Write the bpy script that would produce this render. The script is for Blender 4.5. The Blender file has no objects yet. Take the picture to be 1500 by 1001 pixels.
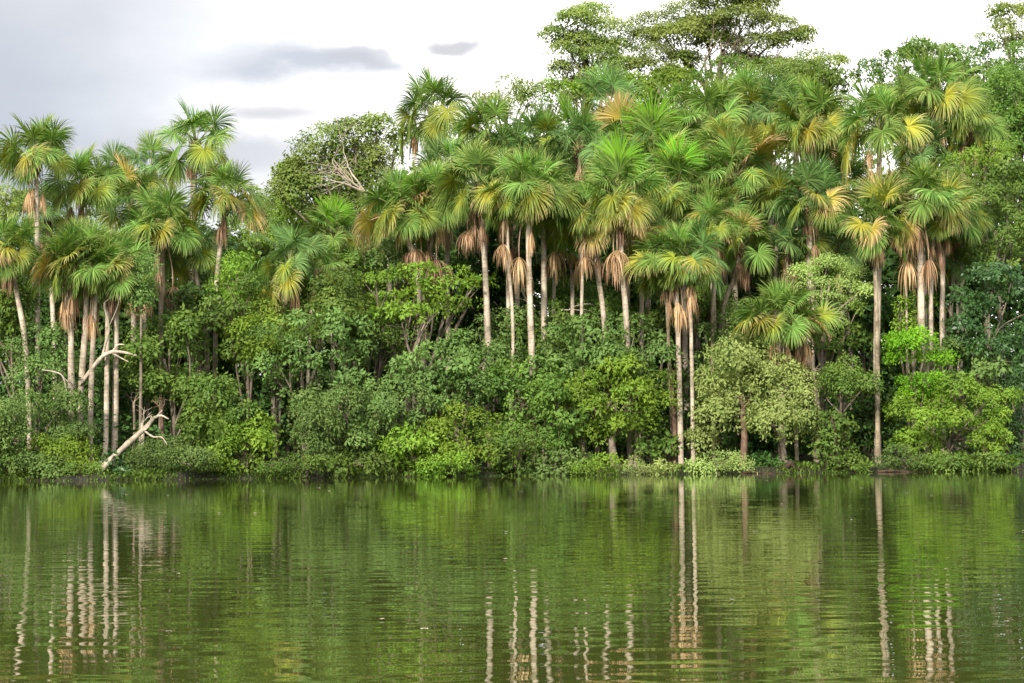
import bpy, math
import numpy as np
from mathutils import Vector, Matrix, Euler

S = bpy.context.scene
COL = S.collection
R = math.radians
RNG = np.random.default_rng(7)

# ------------------------------------------------------------------ camera
CAM_H = 1.3
F_PX = 2750.0                      # focal length in pixels of a 1500 wide frame
PITCH, ROLL = R(3.42), R(-0.58)
cam_data = bpy.data.cameras.new('camera')
cam_data.sensor_width = 36.0
cam_data.lens = 36.0 * F_PX / 1500.0
cam_data.clip_start = 0.5
cam_data.clip_end = 6000.0
cam = bpy.data.objects.new('camera', cam_data)
COL.objects.link(cam)
CAM_M = Matrix.Rotation(R(90) + PITCH, 3, 'X') @ Matrix.Rotation(ROLL, 3, 'Z')
cam.location = (0, 0, CAM_H)
cam.rotation_euler = CAM_M.to_euler()
S.camera = cam

# ------------------------------------------------------------------ sun, sky, exposure
SUN_DIR = Vector((-0.36, -0.80, 0.45)).normalized()      # towards the sun: behind the viewer, to the left
sun_data = bpy.data.lights.new('sun', 'SUN')
sun_data.energy = 4.4
sun_data.angle = R(4)
sun_data.color = (1.0, 0.93, 0.82)
sun = bpy.data.objects.new('sun', sun_data)
sun.rotation_euler = SUN_DIR.to_track_quat('Z', 'Y').to_euler()
sun.location = (0, 0, 80)
COL.objects.link(sun)

W = bpy.data.worlds.new('World')
S.world = W
W.use_nodes = True
nt = W.node_tree
nt.nodes.clear()


def node(t, typ, **kw):
    n = t.nodes.new(typ)
    for k, v in kw.items():
        if k.startswith('i_'):
            key = k[2:]
            key = int(key) if key.isdigit() else key.replace('_', ' ')
            n.inputs[key].default_value = v
        else:
            setattr(n, k, v)
    return n


def math_n(t, op, a, b=None, c=None, clamp=False):
    n = t.nodes.new('ShaderNodeMath')
    n.operation = op
    n.use_clamp = clamp
    for i, v in enumerate((a, b, c)):
        if v is None:
            continue
        if isinstance(v, (int, float)):
            n.inputs[i].default_value = v
        else:
            t.links.new(v, n.inputs[i])
    return n.outputs[0]


def mixc(t, fac, a, b, typ='MIX'):
    n = t.nodes.new('ShaderNodeMix')
    n.data_type = 'RGBA'
    n.blend_type = typ
    for sock, v in ((n.inputs[0], fac), (n.inputs[6], a), (n.inputs[7], b)):
        if isinstance(v, (int, float)):
            sock.default_value = v
        elif isinstance(v, tuple):
            sock.default_value = v if len(v) == 4 else (*v, 1)
        else:
            t.links.new(v, sock)
    return n.outputs[2]


def smooth(t, v, lo, hi):
    n = t.nodes.new('ShaderNodeMapRange')
    n.interpolation_type = 'SMOOTHSTEP'
    t.links.new(v, n.inputs[0])
    n.inputs[1].default_value = lo
    n.inputs[2].default_value = hi
    return n.outputs[0]


def sky_world():
    L = nt.links.new
    tc = node(nt, 'ShaderNodeTexCoord')
    sep = node(nt, 'ShaderNodeSeparateXYZ')
    L(tc.outputs['Generated'], sep.inputs[0])
    x, y, z = sep.outputs
    sky = node(nt, 'ShaderNodeTexSky', sky_type='NISHITA', sun_disc=False)
    sky.sun_elevation = math.asin(SUN_DIR.z)
    sky.sun_rotation = math.atan2(SUN_DIR.x, SUN_DIR.y)
    blue = mixc(nt, 1.0, sky.outputs[0], (0.10, 0.10, 0.10), 'MULTIPLY')

    def noise(scale, detail, zs=1.0, rough=0.55):
        m = node(nt, 'ShaderNodeMapping')
        m.inputs['Scale'].default_value = (1, 1, zs)
        L(tc.outputs['Generated'], m.inputs[0])
        n = node(nt, 'ShaderNodeTexNoise')
        n.inputs['Scale'].default_value = scale
        n.inputs['Detail'].default_value = detail
        n.inputs['Roughness'].default_value = rough
        L(m.outputs[0], n.inputs['Vector'])
        return math_n(nt, 'SUBTRACT', n.outputs[0], 0.5)
    n1 = noise(5.0, 5, 2.5)
    n2 = noise(22.0, 6, 2.2)
    n3 = noise(1.6, 3)
    # thin bright overcast: lit white towards +x, greyer and cooler towards -x
    t1 = math_n(nt, 'MULTIPLY_ADD', z, 0.30, x)
    t1 = math_n(nt, 'MULTIPLY_ADD', n1, 0.16, t1)
    t1 = math_n(nt, 'MULTIPLY_ADD', n3, 0.10, t1)
    f = smooth(nt, t1, -0.22, 0.0)
    col = mixc(nt, f, (0.362, 0.385, 0.43), (0.86, 0.85, 0.84))
    # upper veil a little brighter than the band of grey under it
    up = smooth(nt, math_n(nt, 'MULTIPLY_ADD', n1, 0.05, z), 0.16, 0.26)
    col = mixc(nt, math_n(nt, 'MULTIPLY', up, 0.45), col, (0.49, 0.485, 0.50))
    wht = smooth(nt, t1, -0.06, 0.07)
    col = mixc(nt, wht, col, (1.45, 1.43, 1.40))

    def bank(px, py, rx, ry, color, amt, dist=0.5, soft=0.55):
        nonlocal col
        cx, cz = (px - 750) / F_PX, (667 - py) / F_PX
        dx = math_n(nt, 'DIVIDE', math_n(nt, 'SUBTRACT', x, cx), rx / F_PX)
        dz = math_n(nt, 'DIVIDE', math_n(nt, 'SUBTRACT', z, cz), ry / F_PX)
        dz = math_n(nt, 'MULTIPLY_ADD', n2, dist * 3.4, dz)
        dx = math_n(nt, 'MULTIPLY_ADD', n2, dist * 1.2, dx)
        d = math_n(nt, 'SQRT', math_n(nt, 'ADD', math_n(nt, 'POWER', math_n(nt, 'ABSOLUTE', dx), 2.6),
                                      math_n(nt, 'POWER', math_n(nt, 'ABSOLUTE', dz), 2.0)))
        m = math_n(nt, 'SUBTRACT', 1.0, smooth(nt, d, 1.0 - soft, 1.0 + soft * 0.6))
        front = math_n(nt, 'GREATER_THAN', y, 0.0)
        m = math_n(nt, 'MULTIPLY', math_n(nt, 'MULTIPLY', m, front), amt)
        col = mixc(nt, m, col, color)
    bank(470, 160, 175, 34, (0.74, 0.735, 0.735), 0.95, 0.6, 0.7)
    bank(330, 235, 190, 42, (0.375, 0.375, 0.405), 0.75, 0.6, 0.8)
    bank(405, 172, 75, 12, (0.41, 0.41, 0.43), 0.8, 0.6, 0.9)
    bank(478, 103, 155, 26, (0.36, 0.38, 0.43), 0.9, 0.8, 0.85)
    bank(548, 94, 75, 20, (0.38, 0.38, 0.405), 0.7, 1.0, 0.6)
    bank(670, 78, 50, 14, (0.385, 0.385, 0.40), 0.95, 0.9, 0.7)
    fin = mixc(nt, 0.93, blue, col)
    bg = node(nt, 'ShaderNodeBackground')
    L(fin, bg.inputs[0])
    bg.inputs[1].default_value = 1.0
    out = node(nt, 'ShaderNodeOutputWorld')
    L(bg.outputs[0], out.inputs[0])


sky_world()
vs = S.view_settings
vs.view_transform = 'Standard'
vs.look = 'None'
vs.exposure = 0.75
vs.gamma = 1.0
S.cycles.max_bounces = 7
S.cycles.diffuse_bounces = 3
S.cycles.glossy_bounces = 3
S.cycles.transmission_bounces = 4
S.cycles.caustics_reflective = False
S.cycles.caustics_refractive = False


def P(px, py, Y):
    """world point at distance Y (metres from the viewer) seen at photograph pixel px, py"""
    d = CAM_M @ Vector(((px - 750.0) / F_PX, (500.5 - py) / F_PX, -1.0))
    t = Y / d.y
    return Vector((d.x * t, Y, CAM_H + d.z * t))


def ppm(Y):
    return F_PX / Y


# ------------------------------------------------------------------ helpers
def put(name, data, parent=None, loc=None):
    o = bpy.data.objects.new(name, data)
    COL.objects.link(o)
    if parent:
        o.parent = parent
    if loc is not None:
        o.location = loc
    return o


def tag(o, label, cat, group=None, kind=None):
    if label:
        o['label'] = label
    if cat:
        o['category'] = cat
    if group:
        o['group'] = group
    if kind:
        o['kind'] = kind
    return o


def mesh_np(name, V, Fc, mat=None, attrs=None, smooth_=False, mats=None):
    """V (n,3), Fc (m,k) all faces the same size"""
    me = bpy.data.meshes.new(name)
    V = np.asarray(V, np.float32)
    Fc = np.asarray(Fc, np.int32)
    n, (m, k) = len(V), Fc.shape
    me.vertices.add(n)
    me.vertices.foreach_set('co', V.ravel())
    me.loops.add(m * k)
    me.loops.foreach_set('vertex_index', Fc.ravel())
    me.polygons.add(m)
    me.polygons.foreach_set('loop_start', np.arange(0, m * k, k, dtype=np.int32))
    me.polygons.foreach_set('loop_total', np.full(m, k, np.int32))
    if smooth_:
        me.polygons.foreach_set('use_smooth', np.ones(m, bool))
    me.update(calc_edges=True)
    for an, (dom, vals) in (attrs or {}).items():
        a = me.attributes.new(an, 'FLOAT', dom)
        a.data.foreach_set('value', np.asarray(vals, np.float32))
    if mat:
        me.materials.append(mat)
    return me


class Tubes:
    def __init__(self):
        self.V, self.F, self.n = [], [], 0

    def add(self, pts, rad, sides=8, cap=True, wob=0.0, rng=RNG):
        pts = np.asarray([tuple(p) for p in pts], float)
        rad = np.asarray(rad, float) * np.ones(len(pts))
        T = np.gradient(pts, axis=0)
        T /= np.linalg.norm(T, axis=1)[:, None] + 1e-9
        ref = np.array([0.0, 1, 0]) if abs(T[0][1]) < 0.9 else np.array([1.0, 0, 0])
        A = np.cross(T, ref)
        A /= np.linalg.norm(A, axis=1)[:, None] + 1e-9
        B = np.cross(T, A)
        th = np.linspace(0, 2 * np.pi, sides, endpoint=False)
        rr = rad[:, None] * (1 + wob * rng.uniform(-1, 1, (len(pts), sides)))
        ring = pts[:, None, :] + rr[..., None] * (np.cos(th)[None, :, None] * A[:, None, :] + np.sin(th)[None, :, None] * B[:, None, :])
        self.V.append(ring.reshape(-1, 3))
        i = np.arange(len(pts) - 1)[:, None] * sides
        j = np.arange(sides)[None, :]
        j2 = (j + 1) % sides
        f = np.stack([i + j, i + j2, i + sides + j2, i + sides + j], -1).reshape(-1, 4) + self.n
        self.F.append(f)
        self.n += len(pts) * sides
        if cap:                                     # close the far end with a short cone
            tip = pts[-1] + T[-1] * rad[-1] * 0.6
            self.V.append(np.tile(tip, (1, 1)))
            b = self.n - sides
            jj = np.arange(sides)
            self.F.append(np.stack([b + jj, b + (jj + 1) % sides, np.full(sides, self.n), np.full(sides, self.n)], -1))
            self.n += 1
        return self

    def mesh(self, name, mat):
        me = bpy.data.meshes.new(name)
        V = np.concatenate(self.V)
        Fa = np.concatenate(self.F)
        faces = [tuple(f) if f[2] != f[3] else tuple(f[:3]) for f in Fa.tolist()]
        me.from_pydata(V.tolist(), [], faces)
        me.polygons.foreach_set('use_smooth', np.ones(len(me.polygons), bool))
        me.update()
        me.materials.append(mat)
        return me


def curve_pts(pts, n):
    """Catmull-Rom through pts"""
    P_ = [np.array(tuple(p), float) for p in pts]
    P_ = [2 * P_[0] - P_[1]] + P_ + [2 * P_[-1] - P_[-2]]
    out = []
    segs = len(P_) - 3
    for u in np.linspace(0, segs - 1e-6, n):
        i = int(u)
        t = u - i
        a, b, c, d = P_[i:i + 4]
        out.append(0.5 * ((2 * b) + (-a + c) * t + (2 * a - 5 * b + 4 * c - d) * t * t + (-a + 3 * b - 3 * c + d) * t ** 3))
    return np.array(out)


# ------------------------------------------------------------------ materials
def new_mat(name):
    m = bpy.data.materials.new(name)
    m.use_nodes = True
    t = m.node_tree
    t.nodes.clear()
    return m, t


def leaf_mat(name, base, second=None, second_amt=0.7, transl=0.32, var=0.35, rough=0.55, spec=0.25, tipcol=None, hub=None):
    m, t = new_mat(name)
    L = t.links.new
    at = node(t, 'ShaderNodeAttribute', attribute_name='tint')
    oi = node(t, 'ShaderNodeObjectInfo')
    geo = node(t, 'ShaderNodeTexCoord')
    nz = node(t, 'ShaderNodeTexNoise')
    nz.inputs['Scale'].default_value = 0.55
    nz.inputs['Detail'].default_value = 2
    L(geo.outputs['Object'], nz.inputs['Vector'])
    second = second or tuple(c * k for c, k in zip(base, (1.35, 1.15, 1.0)))
    patch = smooth(t, nz.outputs[0], 0.38, 0.62)
    f = math_n(t, 'MULTIPLY_ADD', at.outputs['Fac'], 0.5, math_n(t, 'MULTIPLY', patch, 0.5))
    f = math_n(t, 'MULTIPLY', f, second_amt * 1.3, clamp=True)
    col = mixc(t, f, base, second)
    if hub:
        r = node(t, 'ShaderNodeAttribute', attribute_name='along')
        col = mixc(t, smooth(t, r.outputs['Fac'], 0.75, 0.15), col, hub)
    if tipcol:
        r = node(t, 'ShaderNodeAttribute', attribute_name='along')
        e = math_n(t, 'MULTIPLY_ADD', at.outputs['Fac'], 0.35, r.outputs['Fac'])
        col = mixc(t, math_n(t, 'MULTIPLY', smooth(t, e, 0.75, 1.2), 0.85), col, tipcol)
    hsv = node(t, 'ShaderNodeHueSaturation')
    L(col, hsv.inputs['Color'])
    v = math_n(t, 'MULTIPLY_ADD', math_n(t, 'SUBTRACT', at.outputs['Fac'], 0.5), var * 1.6, 1.0)
    v = math_n(t, 'MULTIPLY', v, math_n(t, 'MULTIPLY_ADD', math_n(t, 'SUBTRACT', oi.outputs['Random'], 0.5), 0.35, 1.0))
    L(v, hsv.inputs['Value'])
    L(math_n(t, 'MULTIPLY_ADD', oi.outputs['Random'], 0.020, 0.484), hsv.inputs['Hue'])
    pb = node(t, 'ShaderNodeBsdfPrincipled')
    L(hsv.outputs[0], pb.inputs['Base Color'])
    pb.inputs['Roughness'].default_value = rough
    pb.inputs['Specular IOR Level'].default_value = spec
    tr = node(t, 'ShaderNodeBsdfTranslucent')
    tcol = mixc(t, 1.0, hsv.outputs[0], (1.25, 1.2, 0.55), 'MULTIPLY')
    L(tcol, tr.inputs[0])
    mx = node(t, 'ShaderNodeMixShader')
    mx.inputs[0].default_value = transl
    L(pb.outputs[0], mx.inputs[1])
    L(tr.outputs[0], mx.inputs[2])
    out = node(t, 'ShaderNodeOutputMaterial')
    L(mx.outputs[0], out.inputs[0])
    return m


def bark_mat(name, a, b, scale=3.0, rings=False, rough=0.85):
    m, t = new_mat(name)
    L = t.links.new
    tc = node(t, 'ShaderNodeTexCoord')
    oi = node(t, 'ShaderNodeObjectInfo')
    mp = node(t, 'ShaderNodeMapping')
    mp.inputs['Scale'].default_value = (1, 1, 0.45)
    L(tc.outputs['Object'], mp.inputs[0])
    n1 = node(t, 'ShaderNodeTexNoise')
    n1.inputs['Scale'].default_value = scale
    n1.inputs['Detail'].default_value = 6
    n1.inputs['Roughness'].default_value = 0.65
    L(mp.outputs[0], n1.inputs['Vector'])
    f = smooth(t, n1.outputs[0], 0.35, 0.65)
    col = mixc(t, f, a, b)
    # lichen and damp stains, large and soft
    n2 = node(t, 'ShaderNodeTexNoise')
    n2.inputs['Scale'].default_value = 0.7
    n2.inputs['Detail'].default_value = 4
    L(tc.outputs['Object'], n2.inputs['Vector'])
    col = mixc(t, math_n(t, 'MULTIPLY', smooth(t, n2.outputs[0], 0.47, 0.64), 0.75), col, tuple(c * k for c, k in zip(a, (0.5, 0.55, 0.5))))
    hgt = n1.outputs[0]
    if rings:
        sep = node(t, 'ShaderNodeSeparateXYZ')
        L(tc.outputs['Object'], sep.inputs[0])
        zz = math_n(t, 'MULTIPLY_ADD', n1.outputs[0], 0.16, sep.outputs[2])
        zz = math_n(t, 'MULTIPLY_ADD', n2.outputs[0], 1.1, zz)
        w = math_n(t, 'SINE', math_n(t, 'MULTIPLY', zz, 24.0))
        s = smooth(t, w, 0.80, 1.0)
        col = mixc(t, math_n(t, 'MULTIPLY', math_n(t, 'MULTIPLY', s, 0.8), smooth(t, n2.outputs[0], 0.40, 0.62)), col, tuple(c * 0.45 for c in a))
        hgt = math_n(t, 'SUBTRACT', hgt, math_n(t, 'MULTIPLY', s, 0.4))
    hsv = node(t, 'ShaderNodeHueSaturation')
    L(col, hsv.inputs['Color'])
    L(math_n(t, 'MULTIPLY_ADD', oi.outputs['Random'], 0.35, 0.8), hsv.inputs['Value'])
    bp = node(t, 'ShaderNodeBump')
    bp.inputs['Strength'].default_value = 0.5
    bp.inputs['Distance'].default_value = 0.04
    L(hgt, bp.inputs['Height'])
    pb = node(t, 'ShaderNodeBsdfPrincipled')
    L(hsv.outputs[0], pb.inputs['Base Color'])
    L(bp.outputs[0], pb.inputs['Normal'])
    pb.inputs['Roughness'].default_value = rough
    pb.inputs['Specular IOR Level'].default_value = 0.15
    out = node(t, 'ShaderNodeOutputMaterial')
    L(pb.outputs[0], out.inputs[0])
    return m


LEAF = {
    'grey': leaf_mat('grey_green_leaves', (0.088, 0.165, 0.042), (0.165, 0.265, 0.072), spec=.15),
    'mid': leaf_mat('mid_green_leaves', (0.075, 0.155, 0.028), (0.15, 0.245, 0.045), spec=.18),
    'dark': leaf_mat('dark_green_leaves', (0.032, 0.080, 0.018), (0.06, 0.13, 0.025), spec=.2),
    'bright': leaf_mat('bright_green_leaves', (0.11, 0.225, 0.024), (0.21, 0.34, 0.04), spec=.18),
    'vivid': leaf_mat('vivid_green_leaves', (0.095, 0.27, 0.010), (0.19, 0.40, 0.02), spec=.18),
    'pale': leaf_mat('pale_green_leaves', (0.22, 0.33, 0.088), (0.36, 0.46, 0.15), spec=.15),
    'olive': leaf_mat('olive_leaves', (0.125, 0.205, 0.042), (0.26, 0.32, 0.085), spec=.12),
    'gloss': leaf_mat('glossy_dark_leaves', (0.040, 0.105, 0.030), (0.07, 0.155, 0.045), rough=0.4, spec=0.4),
}
FROND = {
    'green': leaf_mat('frond_green', (0.102, 0.212, 0.040), (0.18, 0.315, 0.068), transl=0.3, spec=0.14, rough=.6, var=.5, tipcol=(0.24, 0.29, 0.09)),
    'blue': leaf_mat('frond_blue_green', (0.090, 0.185, 0.052), (0.16, 0.28, 0.088), transl=0.3, spec=0.14, rough=.6, var=.5),
    'fresh': leaf_mat('frond_fresh', (0.125, 0.31, 0.025), (0.19, 0.39, 0.04), transl=0.4, spec=.15),
    'lime': leaf_mat('frond_lime_tinged', (0.13, 0.22, 0.048), (0.23, 0.31, 0.075), transl=0.3, hub=(0.25, 0.30, 0.035), spec=.15),
    'yellow': leaf_mat('frond_yellowing', (0.19, 0.265, 0.055), (0.30, 0.315, 0.085), transl=0.3, hub=(0.37, 0.35, 0.045), tipcol=(0.36, 0.29, 0.13), spec=.12),
    'orange': leaf_mat('frond_orange', (0.36, 0.30, 0.11), (0.44, 0.34, 0.17), transl=0.3, hub=(0.44, 0.36, 0.07), tipcol=(0.50, 0.33, 0.19), spec=.1),
    'tan': leaf_mat('frond_dead_tan', (0.44, 0.285, 0.145), (0.62, 0.45, 0.27), transl=0.2, var=.6, tipcol=(0.54, 0.39, 0.24), spec=.1),
    'brown': leaf_mat('frond_dead_brown', (0.22, 0.135, 0.08), (0.36, 0.25, 0.16), transl=0.15, spec=.1),
}
PETIOLE = leaf_mat('petiole_green', (0.20, 0.24, 0.08), (0.28, 0.28, 0.12), transl=0.05, rough=0.4)
PETIOLE_DEAD = leaf_mat('petiole_dead', (0.42, 0.31, 0.20), (0.50, 0.38, 0.26), transl=0.0)
BARK = {
    'palm': bark_mat('palm_bark', (0.31, 0.25, 0.19), (0.53, 0.45, 0.36), 3.5, rings=True),
    'palmdark': bark_mat('palm_bark_weathered', (0.16, 0.125, 0.085), (0.34, 0.28, 0.20), 3.5, rings=True),
    'fibre': bark_mat('leaf_base_fibre', (0.16, 0.09, 0.05), (0.30, 0.19, 0.11), 9),
    'tree': bark_mat('tree_bark', (0.12, 0.095, 0.07), (0.24, 0.20, 0.155), 4),
    'red': bark_mat('reddish_bark', (0.10, 0.062, 0.042), (0.20, 0.135, 0.095), 4),
    'wet': bark_mat('wet_wood', (0.030, 0.020, 0.014), (0.075, 0.050, 0.036), 4),
    'white': bark_mat('bleached_wood', (0.30, 0.25, 0.19), (0.50, 0.43, 0.34), 5),
}


# ------------------------------------------------------------------ ground and water
SHORE = 110.0


def shore_y(x):
    return SHORE + 0.9 * np.sin(x * 0.11 + 1.0) + 0.5 * np.sin(x * 0.33) + 0.22 * np.sin(x * 1.1 + 2) + 0.12 * np.sin(x * 2.7)


def ground_h(x, y):
    s = y - shore_y(x)
    h = np.where(s < 0, np.maximum(s * 0.5, -2.0), 0.32 * np.clip(s / 0.8, 0, 1) ** 0.6 + 0.055 * np.clip(s, 0, 90))
    far = np.clip(y - 300, 0, 900)
    return h + far * 0.004 + np.where(s > 0.4, 0.10 * np.sin(x * 0.9 + y * 0.4) * np.sin(y * 0.7), 0)


def make_ground():
    xs = np.unique(np.concatenate([np.linspace(-3000, -120, 14), np.arange(-60, 60.01, 0.5), np.linspace(-120, -60, 13), np.linspace(60, 120, 13), np.linspace(120, 3000, 14)]))
    ys = np.unique(np.concatenate([np.linspace(-600, 100, 9), np.arange(104, 118, 0.25), np.arange(118, 200, 2.0), np.linspace(200, 4500, 22)]))
    X, Y = np.meshgrid(xs, ys)
    Z = ground_h(X, Y)
    V = np.stack([X, Y, Z], -1).reshape(-1, 3)
    nx, ny = len(xs), len(ys)
    i, j = np.meshgrid(np.arange(nx - 1), np.arange(ny - 1))
    a = (j * nx + i).ravel()
    Fc = np.stack([a, a + 1, a + nx + 1, a + nx], -1)
    m, t = new_mat('muddy_forest_floor')
    L = t.links.new
    tc = node(t, 'ShaderNodeTexCoord')
    n1 = node(t, 'ShaderNodeTexNoise')
    n1.inputs['Scale'].default_value = 1.4
    n1.inputs['Detail'].default_value = 8
    L(tc.outputs['Object'], n1.inputs['Vector'])
    col = mixc(t, smooth(t, n1.outputs[0], 0.4, 0.62), (0.010, 0.008, 0.005), (0.024, 0.018, 0.012))
    n2 = node(t, 'ShaderNodeTexNoise')
    n2.inputs['Scale'].default_value = 0.5
    n2.inputs['Detail'].default_value = 5
    L(tc.outputs['Object'], n2.inputs['Vector'])
    col = mixc(t, math_n(t, 'MULTIPLY', smooth(t, n2.outputs[0], 0.5, 0.6), 0.6), col, (0.04, 0.07, 0.02))
    bp = node(t, 'ShaderNodeBump')
    bp.inputs['Distance'].default_value = 0.15
    L(n1.outputs[0], bp.inputs['Height'])
    pb = node(t, 'ShaderNodeBsdfPrincipled')
    L(col, pb.inputs['Base Color'])
    L(bp.outputs[0], pb.inputs['Normal'])
    pb.inputs['Roughness'].default_value = 0.8
    out = node(t, 'ShaderNodeOutputMaterial')
    L(pb.outputs[0], out.inputs[0])
    g = put('ground', mesh_np('ground', V, Fc, m, smooth_=True))
    tag(g, 'dark muddy forest floor rising gently from the bank', None, kind='structure')


def make_water():
    V = [(-3000, -2000, 0), (3000, -2000, 0), (3000, 130, 0), (-3000, 130, 0)]
    m, t = new_mat('lake_water')
    L = t.links.new
    tc = node(t, 'ShaderNodeTexCoord')

    def nz(sx, sy, detail, rough=0.5):
        mp = node(t, 'ShaderNodeMapping')
        mp.inputs['Scale'].default_value = (sx, sy, 1)
        L(tc.outputs['Object'], mp.inputs[0])
        n = node(t, 'ShaderNodeTexNoise')
        n.inputs['Scale'].default_value = 1.0
        n.inputs['Detail'].default_value = detail
        n.inputs['Roughness'].default_value = rough
        L(mp.outputs[0], n.inputs['Vector'])
        return n.outputs[0]
    swell = nz(1.0, 2.0, 1)           # long low undulation
    rip = nz(2.2, 8.0, 2)              # small ripples, crests along the shore
    patch = smooth(t, nz(0.05, 0.12, 3), 0.36, 0.62)    # calmer and livelier areas
    patch2 = smooth(t, nz(0.03, 0.09, 2), 0.35, 0.65)
    h = math_n(t, 'MULTIPLY', math_n(t, 'MULTIPLY', swell, math_n(t, 'MULTIPLY_ADD', patch2, 0.7, 0.55)), WAVE_A)
    h = math_n(t, 'MULTIPLY_ADD', math_n(t, 'MULTIPLY', rip, math_n(t, 'MULTIPLY_ADD', patch, 0.9, 0.1)), WAVE_B, h)
    sp = node(t, 'ShaderNodeSeparateXYZ')                # sheltered calm strip along the bank
    L(tc.outputs['Object'], sp.inputs[0])
    h = math_n(t, 'MULTIPLY', h, math_n(t, 'MULTIPLY_ADD', smooth(t, sp.outputs[1], 95.0, 30.0), 0.62, 0.38))
    bp = node(t, 'ShaderNodeBump')
    bp.inputs['Strength'].default_value = 1.0
    bp.inputs['Distance'].default_value = 1.0
    L(h, bp.inputs['Height'])
    pb = node(t, 'ShaderNodeBsdfPrincipled')
    pb.inputs['Base Color'].default_value = (0.046, 0.058, 0.012, 1)
    pb.inputs['Roughness'].default_value = 0.0
    pb.inputs['IOR'].default_value = 1.42
    L(bp.outputs[0], pb.inputs['Normal'])
    out = node(t, 'ShaderNodeOutputMaterial')
    L(pb.outputs[0], out.inputs[0])
    w = put('water', mesh_np('water', V, [(0, 1, 2, 3)], m))
    tag(w, 'calm olive green lake water mirroring the palms', None, kind='structure')


WAVE_A, WAVE_B = 0.0074, 0.0004
make_ground()
make_water()


# ------------------------------------------------------------------ palm fronds
UP = np.array([0.0, 0, 1])


def unit(v):
    return v / (np.linalg.norm(v, axis=-1, keepdims=True) + 1e-9)


PET_L, BLADE_L = 2.05, 1.95


def frond_data(elev, seed, spread=150, grav=0.8, nseg=78, cup=0.25, blade=BLADE_L, pet=PET_L, arc=26, dead=False, twist=0.9, bend=0):
    rng = np.random.default_rng(seed)
    # petiole
    pts = [np.zeros(3)]
    for i in range(6):
        e = R(elev + arc * (0.5 - (i + 0.5) / 6))
        pts.append(pts[-1] + pet / 6 * np.array([math.cos(e), 0, math.sin(e)]))
    e1 = R(elev - arc * 0.5 - bend)
    d = np.array([math.cos(e1), 0, math.sin(e1)])
    s = np.array([0.0, 1, 0])
    n = np.cross(d, s)
    if n[2] < 0:
        n = -n
    tw = rng.uniform(-twist, twist)
    s, n = math.cos(tw) * s + math.sin(tw) * n, -math.sin(tw) * s + math.cos(tw) * n
    hub = pts[-1]
    tb = Tubes()
    rad = np.linspace(0.060, 0.028, len(pts))
    tb.add(pts, rad, 5, rng=rng)
    # blade segments
    V, Fc, tint, along = [], [], [], []
    steps = 7
    k0 = 0
    phis = np.linspace(-spread, spread, nseg)
    if dead:
        phis = np.linspace(-180, 172, nseg)
    for ph in phis:
        if dead and rng.random() < .12:
            continue
        p = R(ph + rng.uniform(-2.5, 2.5))
        if dead:
            dir0 = unit(np.array([math.cos(p), math.sin(p), rng.uniform(-1.9, -0.1) - (seed % 3) * 0.5]) * np.array([1, 1, 1]))
            tp = np.array([-math.sin(p), math.cos(p), 0])
            nn = np.array([0, 0, 1.0])
        else:
            dir0 = unit(math.cos(p) * d + math.sin(p) * s + cup * abs(math.sin(p)) * n)
            tp = -math.sin(p) * d + math.cos(p) * s
            nn = n
        Ls = blade * (1 - 0.28 * (abs(ph) / 150) ** 2) * rng.uniform(0.86, 1.08)
        if dead:
            Ls = blade * rng.uniform(0.4, 1.12) * (0.85 + 0.15 * math.sin(p * 3 + seed))
        roll = rng.uniform(-0.75, 0.75)
        wv = math.cos(roll) * tp + math.sin(roll) * nn
        g = grav * rng.uniform(0.75, 1.3)
        c = hub.copy()
        dr = dir0.copy()
        tv = rng.random()
        for i in range(steps):
            u = i / (steps - 1)
            r = u * Ls
            wid = min(0.012 + r * 0.085, 0.072) * (1 - max(0, (u - 0.5) / 0.5) ** 1.5 * 0.92)
            if dead:
                wid *= 0.6
            ww = unit(wv - dr * np.dot(wv, dr)) * wid * 0.5
            V += [c - ww, c + ww]
            along += [u, u]
            tint += [tv, tv]
            if i:
                a = k0 + 2 * (i - 1)
                Fc.append((a, a + 1, a + 3, a + 2))
            if i < steps - 1:
                dr = unit(dr + np.array([0, 0, -1.0]) * g * (0.10 + 0.75 * u ** 1.3) * (1.0 if not dead else 1.3) + rng.normal(0, 0.025, 3))
                c = c + dr * Ls / (steps - 1)
        k0 = len(V)
    blade_me = mesh_np('frond', V, Fc, FROND['green'], {'tint': ('POINT', tint), 'along': ('POINT', along)})
    pet_me = tb.mesh('petiole', PETIOLE)
    return blade_me, pet_me


VARS = []       # (elev, blade, petiole)
for elev, grav, spread, arc, cup in ((80, .18, 95, 10, .1), (68, .25, 135, 14, .2), (52, .38, 150, 20, .22), (36, .45, 150, 26, .22),
                                     (18, .5, 152, 30, .2), (0, .55, 155, 34, .15), (-20, .6, 155, 34, .1), (-42, .7, 150, 30, .0)):
    for sd in range(3):
        VARS.append((elev, *frond_data(elev, 100 + sd * 17 + int(elev), spread, grav, arc=arc, cup=cup, bend={36: 15, 18: 32, 0: 40, -20: 38, -42: 25}.get(elev, 0))))
SPEARS = [(86, *frond_data(86, 900 + k, 22 + 16 * k, .05, 26, 0.05, blade=1.5, pet=1.7, arc=4)) for k in range(3)]
DEADS = [frond_data(el, 700 + k, grav=1.5, nseg=84, blade=2.05, pet=pt, arc=30, dead=True)
         for k, (el, pt) in enumerate(((-66, 1.3), (-72, 1.9), (-78, 2.5), (-60, 0.9), (-80, 1.6), (-70, 1.1), (-75, 2.2), (-50, 1.2), (-82, 0.9)))]


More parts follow.
